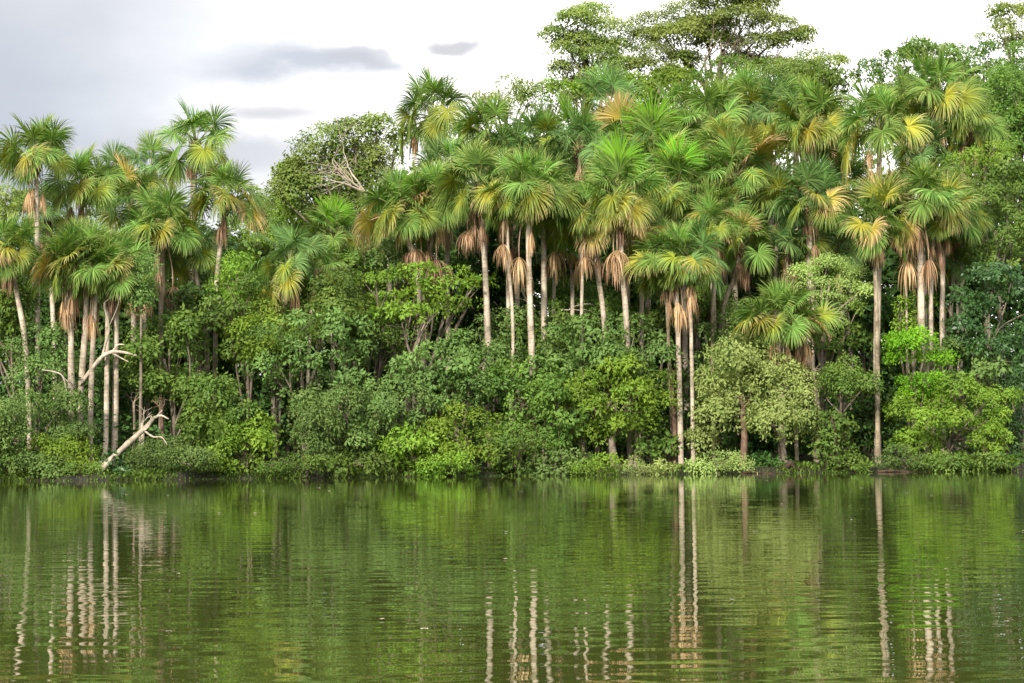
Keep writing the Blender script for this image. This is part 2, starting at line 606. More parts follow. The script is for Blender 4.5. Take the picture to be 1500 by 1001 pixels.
def add_frond(palm, hub, var, az, sc, mat, tilt=0.0, label=None, dead=False, elev_adj=0.0):
    blade, pet = var
    o = put('frond' if not dead else 'dead_frond', blade, palm)
    o.location = hub
    o.rotation_euler = (tilt, -elev_adj, az)
    o.scale = (sc, sc, sc)
    o.material_slots[0].link = 'OBJECT'
    o.material_slots[0].material = FROND[mat]
    if dead:
        w_ = RNG.uniform(.85, 1.4)
        o.scale = (sc * RNG.uniform(.85, 1.15), sc * w_, sc * RNG.uniform(.9, 1.2))
    if label:
        o['label'] = label
    q = put('petiole', pet, o)
    if dead or mat in ('orange',):
        q.material_slots[0].link = 'OBJECT'
        q.material_slots[0].material = PETIOLE_DEAD
    return o


def pick(elev, rng):
    best = sorted(VARS, key=lambda v: abs(v[0] - elev) + rng.uniform(0, 6))
    return best[0]


def stub_mesh(seed, r0):
    rng = np.random.default_rng(seed)
    tb = Tubes()
    for k in range(20):
        a = k * 2.4
        z = -0.95 + k * 0.06
        o_ = np.array([math.cos(a), math.sin(a), 0])
        p0 = o_ * r0 * 0.75 + UP * z
        p1 = p0 + o_ * 0.12 + UP * 0.22
        p2 = p1 + o_ * rng.uniform(0.03, 0.14) + UP * rng.uniform(0.15, 0.35)
        tb.add([p0, p1, p2], [0.085, 0.07, 0.03], 5, rng=rng)
    for k in range(14):                                          # hanging fibres and old fruit stalks
        a = rng.uniform(0, 6.28)
        o_ = np.array([math.cos(a), math.sin(a), 0])
        p0 = o_ * r0 + UP * rng.uniform(-0.7, 0.0)
        ln = rng.uniform(0.5, 1.7)
        tb.add([p0, p0 + o_ * 0.22 + UP * 0.05, p0 + o_ * 0.32 - UP * ln * 0.5, p0 + o_ * 0.28 - UP * ln], [0.022, 0.018, 0.016, 0.012], 4, cap=False, rng=rng)
    return tb.mesh('leaf_bases', BARK['fibre'])


STUBS = [stub_mesh(40 + k, 0.22) for k in range(4)]
PALM_N = 0
PALM_NAME = 'fan_palm'
PALM_GROUP = 'tall fan palms along the lakeshore'


def make_palm(label, hx, top, Rp, Y, low=None, yellow=(), dead=(), green='green', dens=1.0, fresh=1, bark='palm', trunk_r=0.195, lowfr=None):
    """hx, top: crown axis and highest tip; Rp: frond reach, all in photograph pixels at distance Y"""
    global PALM_N
    PALM_N += 1
    rng = np.random.default_rng(1000 + PALM_N * 13)
    sc = Rp / ((PET_L + BLADE_L) * ppm(Y)) * 0.95
    hub = P(hx, top + Rp * 0.93, Y)
    if low:
        lw = P(low[0], low[1], Y)
        slope = (hub.x - lw.x) / max(0.5, hub.z - lw.z)
    else:
        slope = rng.uniform(-0.03, 0.03)
        lw = Vector((hub.x - slope * 8, Y, hub.z - 8))
    gx = lw.x - slope * 0.25 * lw.z
    gz = float(ground_h(np.float64(gx), np.float64(Y)))
    base = Vector((gx, Y, gz))
    root = put(PALM_NAME, None, loc=base)
    root.empty_display_size = 0.5
    tag(root, label, 'palm tree', PALM_GROUP)
    pts = curve_pts([base - Vector((0, 0, 0.5)), base.lerp(lw, 0.5) + Vector((rng.uniform(-.12, .12), rng.uniform(-.1, .1), 0)), lw, lw.lerp(hub, 0.5) + Vector((rng.uniform(-.1, .1), 0, 0)), hub], 26)
    r = trunk_r * sc * (1 + rng.uniform(-0.08, 0.08))
    rad = np.interp(np.linspace(0, 1, 26), [0, .04, .3, .6, .93, 1], [1.35, 1.1, 1.0, 1.12, 0.86, 0.8]) * r
    tb = Tubes()
    tb.add(pts - np.array(base)[None], rad, 12, wob=0.03, rng=rng)
    put('trunk', tb.mesh('trunk', BARK[bark]), root)
    h = hub - base
    st = put('leaf_bases', STUBS[PALM_N % 4], root, h)
    st.scale = (sc, sc, sc)
    st.rotation_euler = (0, 0, rng.uniform(0, 6.28))
    # green crown
    n = int(round(19 * dens))
    az0 = rng.uniform(0, 6.28)
    lowest = lowfr if lowfr is not None else (-16 if yellow else -34)
    for k in range(n):
        u = k / max(1, n - 1)
        el = 80 + (lowest - 80) * u ** 0.92 + rng.uniform(-11, 11)
        v = pick(el, rng)
        az = az0 + k * 2.39996 + rng.uniform(-0.25, 0.25)
        mat = green
        if el < 12 and rng.random() < 0.45:
            mat = 'lime'
        if el > 62 and rng.random() < 0.25:
            mat = 'green' if green == 'blue' else green
        s_ = sc * rng.uniform(0.80, 1.10)
        add_frond(root, h + Vector((0, 0, sc * 0.25 * (1 - u))), v[1:], az, s_, mat, tilt=rng.uniform(-.28, .28), elev_adj=R(el - v[0]) * 0.6)
    for k in range(fresh):
        if k == 0:
            v = SPEARS[rng.integers(3)]
        else:
            v = VARS[rng.integers(3)]
        add_frond(root, h, v[1:], rng.uniform(0, 6.28), sc * 1.0, 'fresh', label='fresh bright green young frond')

    # fronds picked out in the photograph: (px, py of blade hub, material)
    for (fx, fy, mat) in yellow:
        hp = P(fx, fy, Y)
        dx, dz = hp.x - hub.x, hp.z - hub.z
        Lp = PET_L * sc
        dl = math.hypot(dx, dz)
        s_ = sc
        if dl > Lp * 0.97:
            s_ = min(sc * 1.35, sc * dl / (Lp * 0.97))
            Lp = PET_L * s_
        dy = -math.sqrt(max(0.02, Lp * Lp - dl * dl))
        el = math.degrees(math.atan2(dz, math.hypot(dx, dy)))
        el = max(-50, min(75, el))
        cand = [v for v in VARS if abs(v[0] - el) <= 11] or [pick(el, rng)]
        v = cand[rng.integers(len(cand))]
        az = math.atan2(dy, dx)
        lab = {'yellow': 'yellowing frond', 'orange': 'orange drying frond', 'tan': 'dry tan frond', 'brown': 'dry brown frond', 'fresh': 'fresh bright green young frond'}.get(mat)
        add_frond(root, h, v[1:], az, s_, mat, label=lab, elev_adj=R(el - v[0]))
    for (fx, fy, mat) in dead:
        hp = P(fx, fy - 14, Y)                       # py given as the middle of the hanging tuft
        dx, dz = hp.x - hub.x, hp.z - hub.z
        dist = max(0.9, math.hypot(dx, dz))
        cand = min(DEADS, key=lambda q: abs((-q[1].vertices[-1].co.z) * sc - abs(dz)) + rng.uniform(0, .3))
        tipz = -cand[1].vertices[-1].co.z * sc
        tipx = cand[1].vertices[-1].co.x * sc
        s_ = sc * min(1.35, max(1.05, abs(dz) / max(0.3, tipz)))
        reach = cand[1].vertices[-1].co.x * s_
        cx = max(-1, min(1, dx / max(0.1, reach)))
        az = -math.acos(cx) if rng.random() < 0.8 else -math.acos(cx)
        off = Vector((dx - cx * reach, -0.1, 0)) * 0.6
        add_frond(root, h + off + Vector((0, 0, -0.1)), cand, az, s_, mat, dead=True,
                  label='dead tan frond hanging down' if mat == 'tan' else 'dead brown frond hanging down')
    for k in range(int(rng.integers(1, 4))):      # more of the dead skirt, seen less clearly
        cand = DEADS[rng.integers(len(DEADS))]
        add_frond(root, h + Vector((0, 0, -0.3)), cand, rng.uniform(-3.3, 0.3), sc * rng.uniform(.65, 1.0), 'tan' if rng.random() < .7 else 'brown', dead=True)
    return root


Y_, O_, T_, B_, G_ = 'yellow', 'orange', 'tan', 'brown', 'fresh'
F, M, B, Q = 113.0, 119.0, 126.0, 134.0

# ------------------------------------------------------------------ the palms (hand measured)
# label, axis x, crown top y, frond reach, distance, low trunk point, picked fronds, dead fronds, options
PALMS = [
 ("tall slim palm at the left edge, crown against the sky, tan skirt", 53, 163, 82, F+3, (55, 565), [(60,232,Y_),(48,238,Y_),(20,225,'lime')], [(46,288,T_)], {}),
 ("palm with broad fresh crown right of the slim left-edge palm", 122, 208, 82, M, (96, 470), [(122,285,Y_),(150,280,'lime')], [(97,302,B_)], {}),
 ("short palm cut by the left edge, yellow fronds hanging", 16, 308, 78, F, (36, 495), [(18,366,Y_),(4,372,O_),(40,362,'lime')], [(16,400,B_)], {}),
 ("palm of the left clump with pale trunk and orange lower frond", 105, 320, 88, 111.9, (104, 590), [(74,392,O_),(110,380,Y_),(88,360,'lime')], [(88,450,T_),(97,470,T_)], {}),
 ("palm of the left clump with thickest pale trunk, behind the hanging tan tuft", 128, 318, 84, 112.4, (117, 590), [(100,385,Y_)], [(110,430,T_)], dict(trunk_r=.22)),
 ("palm of the left clump carrying a long hanging tan tuft on its trunk", 142, 335, 80, F-1, (132, 640), [(168,390,Y_),(150,372,'lime')], [(132,470,T_)], dict(trunk_r=.2)),
 ("palm of the left clump with brown straight trunk, left of its twin", 158, 345, 72, 112.2, (155, 650), [(165,395,Y_)], [(165,420,B_)], dict(trunk_r=.22)),
 ("palm of the left clump with straight trunk nearest the bleached fallen trunk", 170, 330, 74, 112.8, (168, 650), [(182,395,Y_)], [(178,425,T_)], dict(trunk_r=.24)),
 ("palm with greyish blue crown against the sky, left of the tallest left palm", 222, 194, 72, Q, None, [], [], dict(green='blue', dens=.9)),
 ("tallest left palm, sparse open crown standing clear against grey sky", 287, 136, 90, B, (284, 270), [(305,225,'lime')], [(318,232,T_)], dict(dens=.72, lowfr=-30)),
 ("palm with brown skirt and leaning trunk, right end of the left group", 330, 226, 80, M, (316, 448), [(338,290,Y_),(364,292,Y_),(300,296,Y_),(370,310,'orange')], [(325,338,B_),(330,345,B_)], {}),
 ("palm with dark trunk, yellow fan and brown tuft, middle of left group", 238, 268, 84, M, (236, 465), [(244,342,Y_),(225,335,'lime'),(275,330,'lime')], [(235,402,B_),(254,452,B_)], dict(bark='palmdark')),
 ("green palm above the middle of the left group with orange side frond", 195, 236, 78, B, (196, 470), [(188,262,O_),(170,270,'lime')], [], {}),
 ("low dark palm with drooping fronds under the brown-skirted palm", 283, 312, 72, M+2, (300, 480), [(300,375,'lime')], [], dict(dens=.8, fresh=0, green='blue')),
 ("short palm behind the left group with two tufts of brown fronds", 208, 355, 66, M+2, (212, 470), [(240,370,'lime')], [(200,448,B_),(186,440,T_)], dict(dens=.7)),
 ("palm peeping between the two tall left palms, fronds darker", 160, 212, 66, Q, None, [], [], dict(dens=.7, green='blue')),
 ("dark green palm in the gap, yellow fan above the grey tree", 425, 318, 80, 115.6, (412, 470), [(424,412,Y_),(410,478,Y_)], [], dict(dens=.85, green='blue')),
 ("small palm with shiny bright green plumes in the gap", 488, 292, 66, B, (486, 430), [(492,316,G_),(478,318,G_)], [(493,392,O_)], dict(dens=.8, fresh=2)),
 ("low palm in the gap, only its green fans showing", 462, 350, 60, 115.4, (455, 470), [(492,448,O_)], [], dict(dens=.6)),
 # centre
 ("tall palm standing against white sky at the centre ridge, tattered crown", 634, 92, 88, Q, (631, 230), [(608,175,'lime'),(590,200,'lime'),(640,190,'lime')], [(600,190,T_)], dict(lowfr=-30)),
 ("palm just right of the tattered sky-high palm", 715, 130, 84, B+3, (712, 260), [(690,190,'lime')], [], {}),
 ("palm with fan of orange and yellow fronds pointing left", 590, 236, 86, M, (612, 395), [(540,326,O_),(576,318,Y_),(560,330,Y_),(620,318,'lime')], [(612,378,T_),(630,388,B_)], {}),
 ("palm with pinkish skirt right of the orange left-pointing fronds", 640, 228, 84, M+1, (628, 385), [(610,290,O_),(622,296,Y_),(655,290,'lime')], [(622,380,T_),(640,385,B_)], dict(bark='palmdark')),
 ("palm with leaning white trunk and big tan skirt, left of the centre trunks", 703, 200, 90, F+2, (715, 512), [(716,285,Y_),(735,280,Y_),(664,265,'lime')], [(685,352,T_),(682,346,T_)], {}),
 ("palm with drooping bluish fronds left of the big tan skirt", 660, 188, 80, B, (655, 380), [], [(655,368,B_)], dict(green='blue')),
 ("palm on the longest leaning white trunk at the centre", 773, 204, 96, F+1, (780, 545), [(782,295,Y_),(775,290,'lime'),(820,285,'lime')], [(758,382,T_)], {}),
 ("palm with white trunk and big tan tuft, second right of longest leaning trunk", 796, 215, 88, M-2, (797, 488), [(825,300,'lime'),(790,300,'lime')], [(814,378,T_),(816,440,T_)], {}),
 ("palm with thin pale trunk beside the lone hanging tan fan", 815, 250, 74, M+2, (811, 470), [(840,315,Y_)], [(820,370,T_)], dict(trunk_r=.15, dens=.8)),
 ("palm behind the centre with round bluish crown below the ridge", 755, 165, 84, B+2, None, [], [], dict(green='blue')),
 ("palm with yellow flower-like fronds on a straight white trunk, centre right", 868, 246, 86, F+3, (884, 460), [(850,318,Y_),(880,330,Y_),(846,300,Y_),(866,345,O_)], [(858,385,T_)], {}),
 ("palm with upright bright fronds and golden skirt over a straight trunk", 907, 214, 88, F+1, (918, 475), [(905,300,Y_),(925,310,Y_),(930,318,O_),(906,240,G_),(888,312,Y_)], [(903,400,T_),(898,412,T_)], {}),
 ("palm with pale green spear and greyish crown on the centre ridge", 848, 150, 80, B, (852, 410), [(838,158,G_)], [(852,408,T_)], dict(green='blue')),
 ("topmost feathery palm at the centre ridge under the great flat tree", 893, 88, 80, Q, None, [], [(925,185,O_)], dict(green='blue')),
 ("palm with rust coloured frond below the topmost feathery palm", 918, 152, 72, B+4, None, [(908,176,O_)], [], {}),
 ("palm with tall lime spear in the middle of the palm wall", 960, 158, 88, B, (950, 420), [(958,176,G_),(940,215,'lime'),(975,220,Y_)], [(955,235,O_)], dict(fresh=2)),
 ("palm with bright upright fans below the lime spear", 990, 212, 84, M+1, (1001, 430), [(992,240,G_),(960,280,Y_),(985,295,'lime')], [(960,352,T_)], dict(fresh=2)),
 ("palm with golden lower fronds between the straight trunks, right of centre", 945, 285, 70, F+4, (940, 440), [(940,345,Y_),(925,342,O_),(962,336,Y_)], [(944,385,B_)], dict(dens=.8)),
 ("low dark palm with long skirts down its trunk pair, right trunk", 1010, 318, 80, F-1, (1016, 690), [(1018,384,Y_),(985,380,'lime')], [(1012,440,T_)], dict(green='blue', trunk_r=.15)),
 ("low dark palm with yellow left fan, middle trunk of three at the water", 990, 322, 78, F-0.5, (998, 690), [(958,384,Y_),(940,380,Y_)], [(992,445,T_),(999,480,T_)], dict(trunk_r=.2)),
 ("palm on the darker left trunk of three at the water", 975, 345, 66, F+0.5, (985, 650), [(948,386,Y_)], [(981,440,T_)], dict(bark='palmdark', dens=.7, trunk_r=.17)),
 ("palm with full round crown high on the ridge, right of centre", 1045, 106, 90, B+3, None, [], [], {}),
 ("palm with pleated yellow heart low in its crown, right of centre", 1055, 165, 86, B-2, (1062, 420), [(1060,212,Y_),(1035,225,'lime')], [(1068,258,T_)], dict(bark='palmdark')),
 ("palm with large faded pink-orange fan at its right side", 1075, 190, 84, M+2, (1077, 440), [(1107,225,O_),(1132,205,Y_),(1095,215,Y_)], [(1064,262,T_)], {}),
 ("palm with droopy washed-out fronds above the short brown trunks", 1040, 258, 80, M, (1045, 455), [(1072,325,O_),(1060,295,'lime'),(1026,315,Y_)], [(1058,330,T_)], {}),
 ("lower palm with pink-tan dying fans right of the three water trunks", 1085, 298, 72, M-1, (1060, 455), [(1085,335,O_),(1062,345,O_)], [(1092,400,B_),(1080,395,B_)], dict(bark='palmdark')),
 ("palm on ridge with feathery crown left of the fan with long petioles", 1130, 104, 84, B+5, None, [(1100,150,'lime')], [], dict(green='blue')),
 ("palm with long pale petioles spread wide, left of the notch in the sky", 1192, 108, 96, M+4, (1190, 360), [(1177,198,Y_),(1130,208,Y_),(1158,165,'lime'),(1225,178,'lime'),(1205,190,Y_)], [], dict(lowfr=-20)),
 ("palm at the ridge touching the white notch of sky from the left", 1222, 128, 72, B+5, None, [], [], {}),
 ("dark palm in the shade below long-petioled palm, two gold fans", 1188, 228, 84, M+1, (1186, 420), [(1190,290,Y_),(1222,292,Y_),(1140,278,'lime'),(1208,296,O_)], [], dict(green='blue', fresh=0)),
 ("dark palm with lime-tipped fans left of two gold fans", 1138, 232, 72, M+3, (1136, 420), [(1130,282,'lime'),(1115,290,'lime')], [], dict(green='blue', fresh=0)),
 ("short shaded palm above the pale layered tree", 1155, 312, 66, M+2, (1150, 450), [(1195,352,'lime'),(1170,360,'lime')], [(1148,385,B_),(1164,380,B_)], dict(green='blue', fresh=0)),
 ("palm with brown hanging fan and two wide yellow fans, by the notch", 1288, 108, 96, F+2, (1284, 520), [(1250,205,Y_),(1325,190,Y_),(1238,225,Y_)], [(1287,262,T_)], dict(lowfr=-8)),
 ("tallest palm right of the notch, huge feathery crown", 1374, 66, 96, B, (1367, 200), [(1374,150,Y_),(1336,140,Y_),(1395,165,'lime')], [(1372,180,T_)], {}),
 ("palm with pale drooping fronds at the right shoulder of the palm wall", 1418, 115, 82, B, (1412, 230), [(1425,175,'lime'),(1400,185,'lime')], [(1408,205,B_)], dict(lowfr=-38)),
 ("palm whose crown fills the space between the notch palm and the tallest", 1330, 90, 78, B+4, None, [(1345,140,'lime')], [], {}),
 ("palm on the long spotted trunk that reaches down to the water", 1280, 268, 80, F, (1286, 655), [(1283,282,Y_),(1256,332,Y_),(1270,340,O_),(1300,290,'lime')], [], dict(fresh=0, dens=.7, bark='palmdark', trunk_r=.17)),
 ("palm with star of bare petioles, right of the long spotted trunk", 1345, 220, 94, F+1, (1350, 480), [(1312,328,Y_),(1388,308,Y_),(1300,292,Y_),(1320,336,O_)], [(1328,420,T_),(1360,425,T_)], dict(lowfr=0)),
 ("palm with straight ochre trunk and dark skirt, right group", 1384, 252, 78, F+3, (1380, 485), [(1386,285,Y_),(1398,300,Y_)], [(1372,362,B_)], {}),
 ("palm with thin far-right trunk beside the dark hollow", 1402, 262, 66, M, (1393, 460), [(1408,315,'lime')], [], dict(dens=.7, trunk_r=.16)),
 ("palm with twin tan tufts hanging low, right group", 1366, 262, 76, M-1, (1364, 480), [(1345,318,'lime')], [(1355,418,T_)], dict(dens=.75)),
 ("small palm low at the right centre, its trunk at the pale tree", 1140, 402, 86, F-1, (1142, 545), [(1094,470,Y_),(1110,472,Y_),(1128,478,'lime')], [(1150,528,T_),(1128,500,T_)], dict(trunk_r=.24, lowfr=0)),
 ("smaller partner palm with salmon pink dead skirt beside the low palm", 1172, 428, 66, F, (1168, 552), [(1195,478,O_),(1165,482,O_),(1205,462,'lime')], [(1178,500,T_),(1188,497,T_)], dict(dens=.6, trunk_r=.18)),
 ("young palm with small dark fans at the edge of the right hollow", 1400, 352, 42, M, (1402, 420), [], [], dict(dens=.7, green='blue', fresh=0)),
 # fillers of the wall of crowns
 ("palm on a thin lit trunk between the two leaning white trunks", 742, 238, 66, F+1, (751, 470), [(742,300,'lime')], [(737,372,T_)], dict(dens=.6, trunk_r=.14, fresh=0)),
 ("palm on a thin trunk just left of the golden-skirted straight trunk", 850, 262, 64, F+2, (852, 462), [(848,322,'lime')], [(856,392,T_)], dict(dens=.55, trunk_r=.16, fresh=0)),
 ("palm on a slim trunk between short brown trunks and water trunks", 1046, 282, 62, F+2, (1044, 462), [(1050,338,'lime')], [(1052,405,T_)], dict(dens=.55, trunk_r=.2, fresh=0, bark='palmdark')),
 ("palm on a slim trunk just right of the star of bare petioles", 1368, 270, 66, F+2, (1364, 485), [(1372,330,'lime')], [(1376,372,B_)], dict(dens=.55, trunk_r=.18, fresh=0)),
 ("palm with the thinnest trunk, beside the lone brown tuft of the right group", 1326, 278, 56, F+2, (1328, 440), [(1330,330,'lime')], [(1328,405,T_)], dict(dens=.5, trunk_r=.13, fresh=0)),
 ("palm in the ridge gap between the tattered palm and the centre", 790, 150, 72, Q, None, [(800,190,'lime')], [], dict(green='blue')),
 ("palm half hidden left under the orange fronds of the centre", 565, 262, 66, B, (570, 380), [], [], {}),
 ("dark palm at the centre, hidden under brighter crowns", 740, 235, 80, B-2, (745, 460), [(735,310,'lime')], [(750,370,B_)], dict(green='blue', trunk_r=.15)),
 ("palm squeezed between the golden palm and the lime-spear palm", 915, 190, 76, M+4, None, [(930,270,Y_)], [(925,380,B_)], dict(green='blue')),
 ("palm crown right of the bright upright fans, grey and shaggy", 1020, 222, 78, M+3, None, [(1010,290,'lime')], [(1006,380,B_)], dict(green='blue')),
 ("ridge palm crown right behind the round high crown", 1090, 96, 76, Q, None, [], [], {}),
 ("ridge palm crown left behind the round high crown", 985, 104, 76, Q, None, [], [], dict(green='green')),
 ("hazy ridge palm behind the long-petioled palm", 1165, 100, 66, Q, None, [], [], {}),
 ("palm crown low between the tufts of the centre and golden palms", 835, 285, 66, M, None, [(830,325,Y_)], [(845,395,T_)], dict(dens=.7)),
 ("dark palm behind the shaded pair, under the notch", 1240, 215, 74, B, (1242, 400), [(1232,270,'lime')], [], dict(green='blue', fresh=0)),
 ("dark palm in the hollow left of the long spotted trunk", 1228, 312, 62, M+4, None, [(1238,345,'lime')], [], dict(green='blue', fresh=0, dens=.8)),
 ("palm crown under the tallest right palm, fronds overlapping it", 1350, 168, 72, M+5, None, [(1322,225,'lime')], [], dict(green='blue')),
 ("palm behind the left clump with upright green crown", 70, 262, 64, B, (78, 480), [(60,320,Y_)], [], dict(green='blue')),
]
for p in PALMS:
    lab, hx, top, Rp, Yd, low, ye, de, kw = p
    make_palm(lab, hx, top, Rp, Yd, low, ye, de, **kw)


# ------------------------------------------------------------------ broadleaf trees and bushes
def rand_unit(rng, n):
    return unit(rng.normal(size=(n, 3)))


def leaves_mesh(name, lumps, mat, n_leaves, leaf, rng, spray=0.34, flat=0.35, per=14, front=0.55, inner=0.12, droop=0.25, wide=0.48, name_n=''):
    """lumps (k,6): centre and radii. Leaves grow in sprays on the outside of the lumps."""
    lumps = np.asarray(lumps, float)
    k = len(lumps)
    w = (lumps[:, 3] * lumps[:, 5])
    w = w / w.sum()
    ns = max(8, n_leaves // per)
    li = rng.choice(k, ns, p=w)
    u = rand_unit(rng, ns * 3)
    keep = (u[:, 2] > -0.35) | (rng.random(len(u)) < 0.25)
    keep &= (u[:, 1] < 0.25) | (rng.random(len(u)) < 1 - front)
    u = u[keep]
    if len(u) < ns:
        u = np.concatenate([u, u, u])
    u = u[:ns]
    c, r = lumps[li, :3], lumps[li, 3:]
    # bumpy lump surface: clusters pushed in and out
    bump = 1 + 0.22 * np.sin(u[:, 0] * 6 + li * 1.7) * np.sin(u[:, 2] * 7 + li) + 0.12 * np.sin(u[:, 0] * 15 + li) * np.sin(u[:, 2] * 13 + li * 2.3 + u[:, 1] * 9) + rng.normal(0, 0.09, ns)
    q = rng.random(ns)
    depth = np.where(q < inner * 2, rng.uniform(0.55, 0.9, ns), 1.0) * bump
    pos = c + u * r * depth[:, None]
    axis = unit(u * np.array([1, 1, 0.8]) + UP * flat + rng.normal(0, .22, (ns, 3)))
    sp_size = spray * rng.uniform(0.6, 1.35, ns)
    sp_t = rng.random(ns)
    # leaves in the sprays
    n = ns * per
    si = np.repeat(np.arange(ns), per)
    ax = axis[si]
    t0 = rand_unit(rng, n)
    t0 = unit(t0 - ax * np.sum(t0 * ax, 1)[:, None])
    rr = np.sqrt(rng.random(n)) * sp_size[si]
    base = pos[si] + t0 * rr[:, None] + ax * (rng.normal(0, .25, n) * sp_size[si] - rr * 0.35)[:, None]
    nor = unit(ax + rng.normal(0, 0.42, (n, 3)))
    tan = unit(t0 * 1.0 + rng.normal(0, 0.5, (n, 3)) - UP * droop)
    tan = unit(tan - nor * np.sum(tan * nor, 1)[:, None])
    bi = np.cross(nor, tan)
    Ls = leaf * rng.uniform(0.65, 1.25, n) * rng.uniform(.72, 1.3, k)[li][si]
    Wd = Ls * wide * 0.5
    v0 = base
    v2 = base + tan * Ls[:, None] - nor * (Ls * 0.12)[:, None]
    mid = base + tan * (Ls * 0.45)[:, None] - nor * (Wd * 0.35)[:, None]
    v1, v3 = mid + bi * Wd[:, None], mid - bi * Wd[:, None]
    V = np.stack([v0, v1, v2, v3], 1).reshape(-1, 3)
    Fc = np.arange(n * 4).reshape(-1, 4)
    lt = rng.random(k)
    tint = np.clip(0.4 * lt[li][si] + 0.3 * sp_t[si] + 0.3 * rng.random(n), 0, 1)
    return mesh_np(name, V, Fc, mat, {'tint': ('FACE', tint)})


TREE_N = 0
TRI = 0


def make_tree(label, px, py, rx, ry, Y, col, name='broadleaf_tree', cat='tree', group='broadleaf trees of the lakeshore', leaf=None, nl=None, k=None, flatl=None,
              dens=1.0, trunk=None, bark='tree', tr=0.16, limbs=True, spray=0.34, lumps_px=None, drop=True, openness=0.0, flat=0.35, wide=0.48, depth=None, seed=None, lift=0.0):
    global TREE_N, TRI
    TREE_N += 1
    rng = np.random.default_rng(5000 + TREE_N * 31 if seed is None else seed)
    leaf = leaf or rng.choice([.22, .26, .30])
    flatl = flatl or rng.choice([.6, .8, 1.0])
    spray = spray * rng.uniform(.8, 1.3)
    s = ppm(Y)
    c = P(px, py, Y)
    a, b = rx / s, ry / s
    dp = depth if depth else min(a, 3.2)
    base_x = c.x + rng.uniform(-.2, .2) * a if trunk is None else P(trunk[0], 600, Y).x
    gz = float(ground_h(np.float64(base_x), np.float64(Y)))
    if gz < 0.05:
        gz = 0.05
    base = Vector((base_x, Y, gz))
    root = put(name, None, loc=base)
    tag(root, label, cat, group)
    L = []
    if lumps_px:
        for (lx, ly, lrx, lry) in lumps_px:
            p = P(lx, ly, Y)
            L.append([p.x, Y + rng.uniform(-.5, .3) * dp, p.z, lrx / s, min(lrx / s, dp) * .9, lry / s])
    else:
        kk = k or int(np.clip(round(a * b * 2.4), 8, 46))
        kr = 1.0 / math.sqrt(kk) * 1.25
        tries = 0
        P0 = []
        while len(P0) < kk and tries < 4000:
            tries += 1
            u = rng.uniform(-1, 1, 3)
            if u[0] ** 2 + abs(u[2]) ** 2.4 > 1 or u[1] > 0.7:
                continue
            u2 = np.array([u[0] * (1 - kr * .6), u[1] * 0.9, u[2] * (1 - kr * .6)])
            if all(np.hypot(*(u2 - q)[[0, 2]]) > kr * 0.85 * (1 - tries / 5000) for q in P0):
                P0.append(u2)
        for u in P0:
            rad = kr * rng.uniform(0.55, 1.35)
            ddy = (u[1] - 0.0) * dp * 0.8 - (0.3 * dp * (1 - min(1, u[0] ** 2 + u[2] ** 2)))
            L.append([c.x + u[0] * a * 1.12, Y + ddy, c.z + u[2] * b * 1.10, rad * a * rng.uniform(.95, 1.25), rad * min(a, b) * 1.1, rad * b * flatl * rng.uniform(.8, 1.05)])
    L = np.array(L)
    L[:, 2] = np.maximum(L[:, 2], gz + L[:, 5] * 0.25)
    area = float((L[:, 3] * L[:, 5]).sum() * math.pi)
    area = min(area, math.pi * a * b * 1.5) if not lumps_px else area
    n = nl or int(area * 3.6 * dens / (leaf * leaf * wide * 0.55))
    n = int(np.clip(n, 600, 60000))
    TRI += n * 2
    Lr = L.copy()
    Lr[:, :3] -= np.array(base)[None]
    me = leaves_mesh('crown', Lr, LEAF[col], n, leaf, rng, spray=spray, flat=flat, wide=wide)
    put('crown', me, root)
    # trunk with limbs reaching into the lumps
    tb = Tubes()
    top = np.array([c.x - base.x, 0.0, c.z - base.z - 0.1 * b])
    top[2] = max(top[2], 0.5)
    mid = np.array([rng.uniform(-.15, .15) * a, 0.05, top[2] * 0.5])
    tp = curve_pts([(0, 0, -0.3), mid, top], 9)
    tr_ = min(tr * (1 + 0.05 * top[2]), tr * 1.6)
    tall = top[2] > 14
    tb.add(tp, np.linspace(1.15, 0.45, 9) * tr_, 8, wob=.06, rng=rng)
    if limbs:
        for i, l in enumerate(Lr[:8] if not lumps_px else Lr[:16]):
            j = int(rng.integers(5, 8)) if tall else int(rng.integers(2, 7))
            p0 = tp[j]
            p2 = l[:3] + np.array([0, 0, -0.1])
            p1 = p0 * 0.5 + p2 * 0.5 + np.array([rng.uniform(-.2, .2), rng.uniform(-.2, .1), rng.uniform(-.05, .35)]) * np.linalg.norm(p2 - p0) * .5
            cp = curve_pts([p0, p1, p2], 7)
            r0 = tr_ * (0.42 if not tall else 0.36)
            tb.add(cp, np.linspace(r0, r0 * 0.25, 7), 5, rng=rng, wob=.05)
            for q in range(2):
                e0 = cp[4 + q]
                e1 = l[:3] + rand_unit(rng, 1)[0] * l[3:] * 0.85
                tb.add([e0, (e0 + e1) / 2 + rng.normal(0, .08, 3), e1], [r0 * .3, r0 * .2, r0 * .08], 4, cap=False, rng=rng)
    put('trunk', tb.mesh('trunk', BARK[bark]), root)
    return root


TG = 'broadleaf trees of the lakeshore'
BG_ = 'bushes along the waterline'
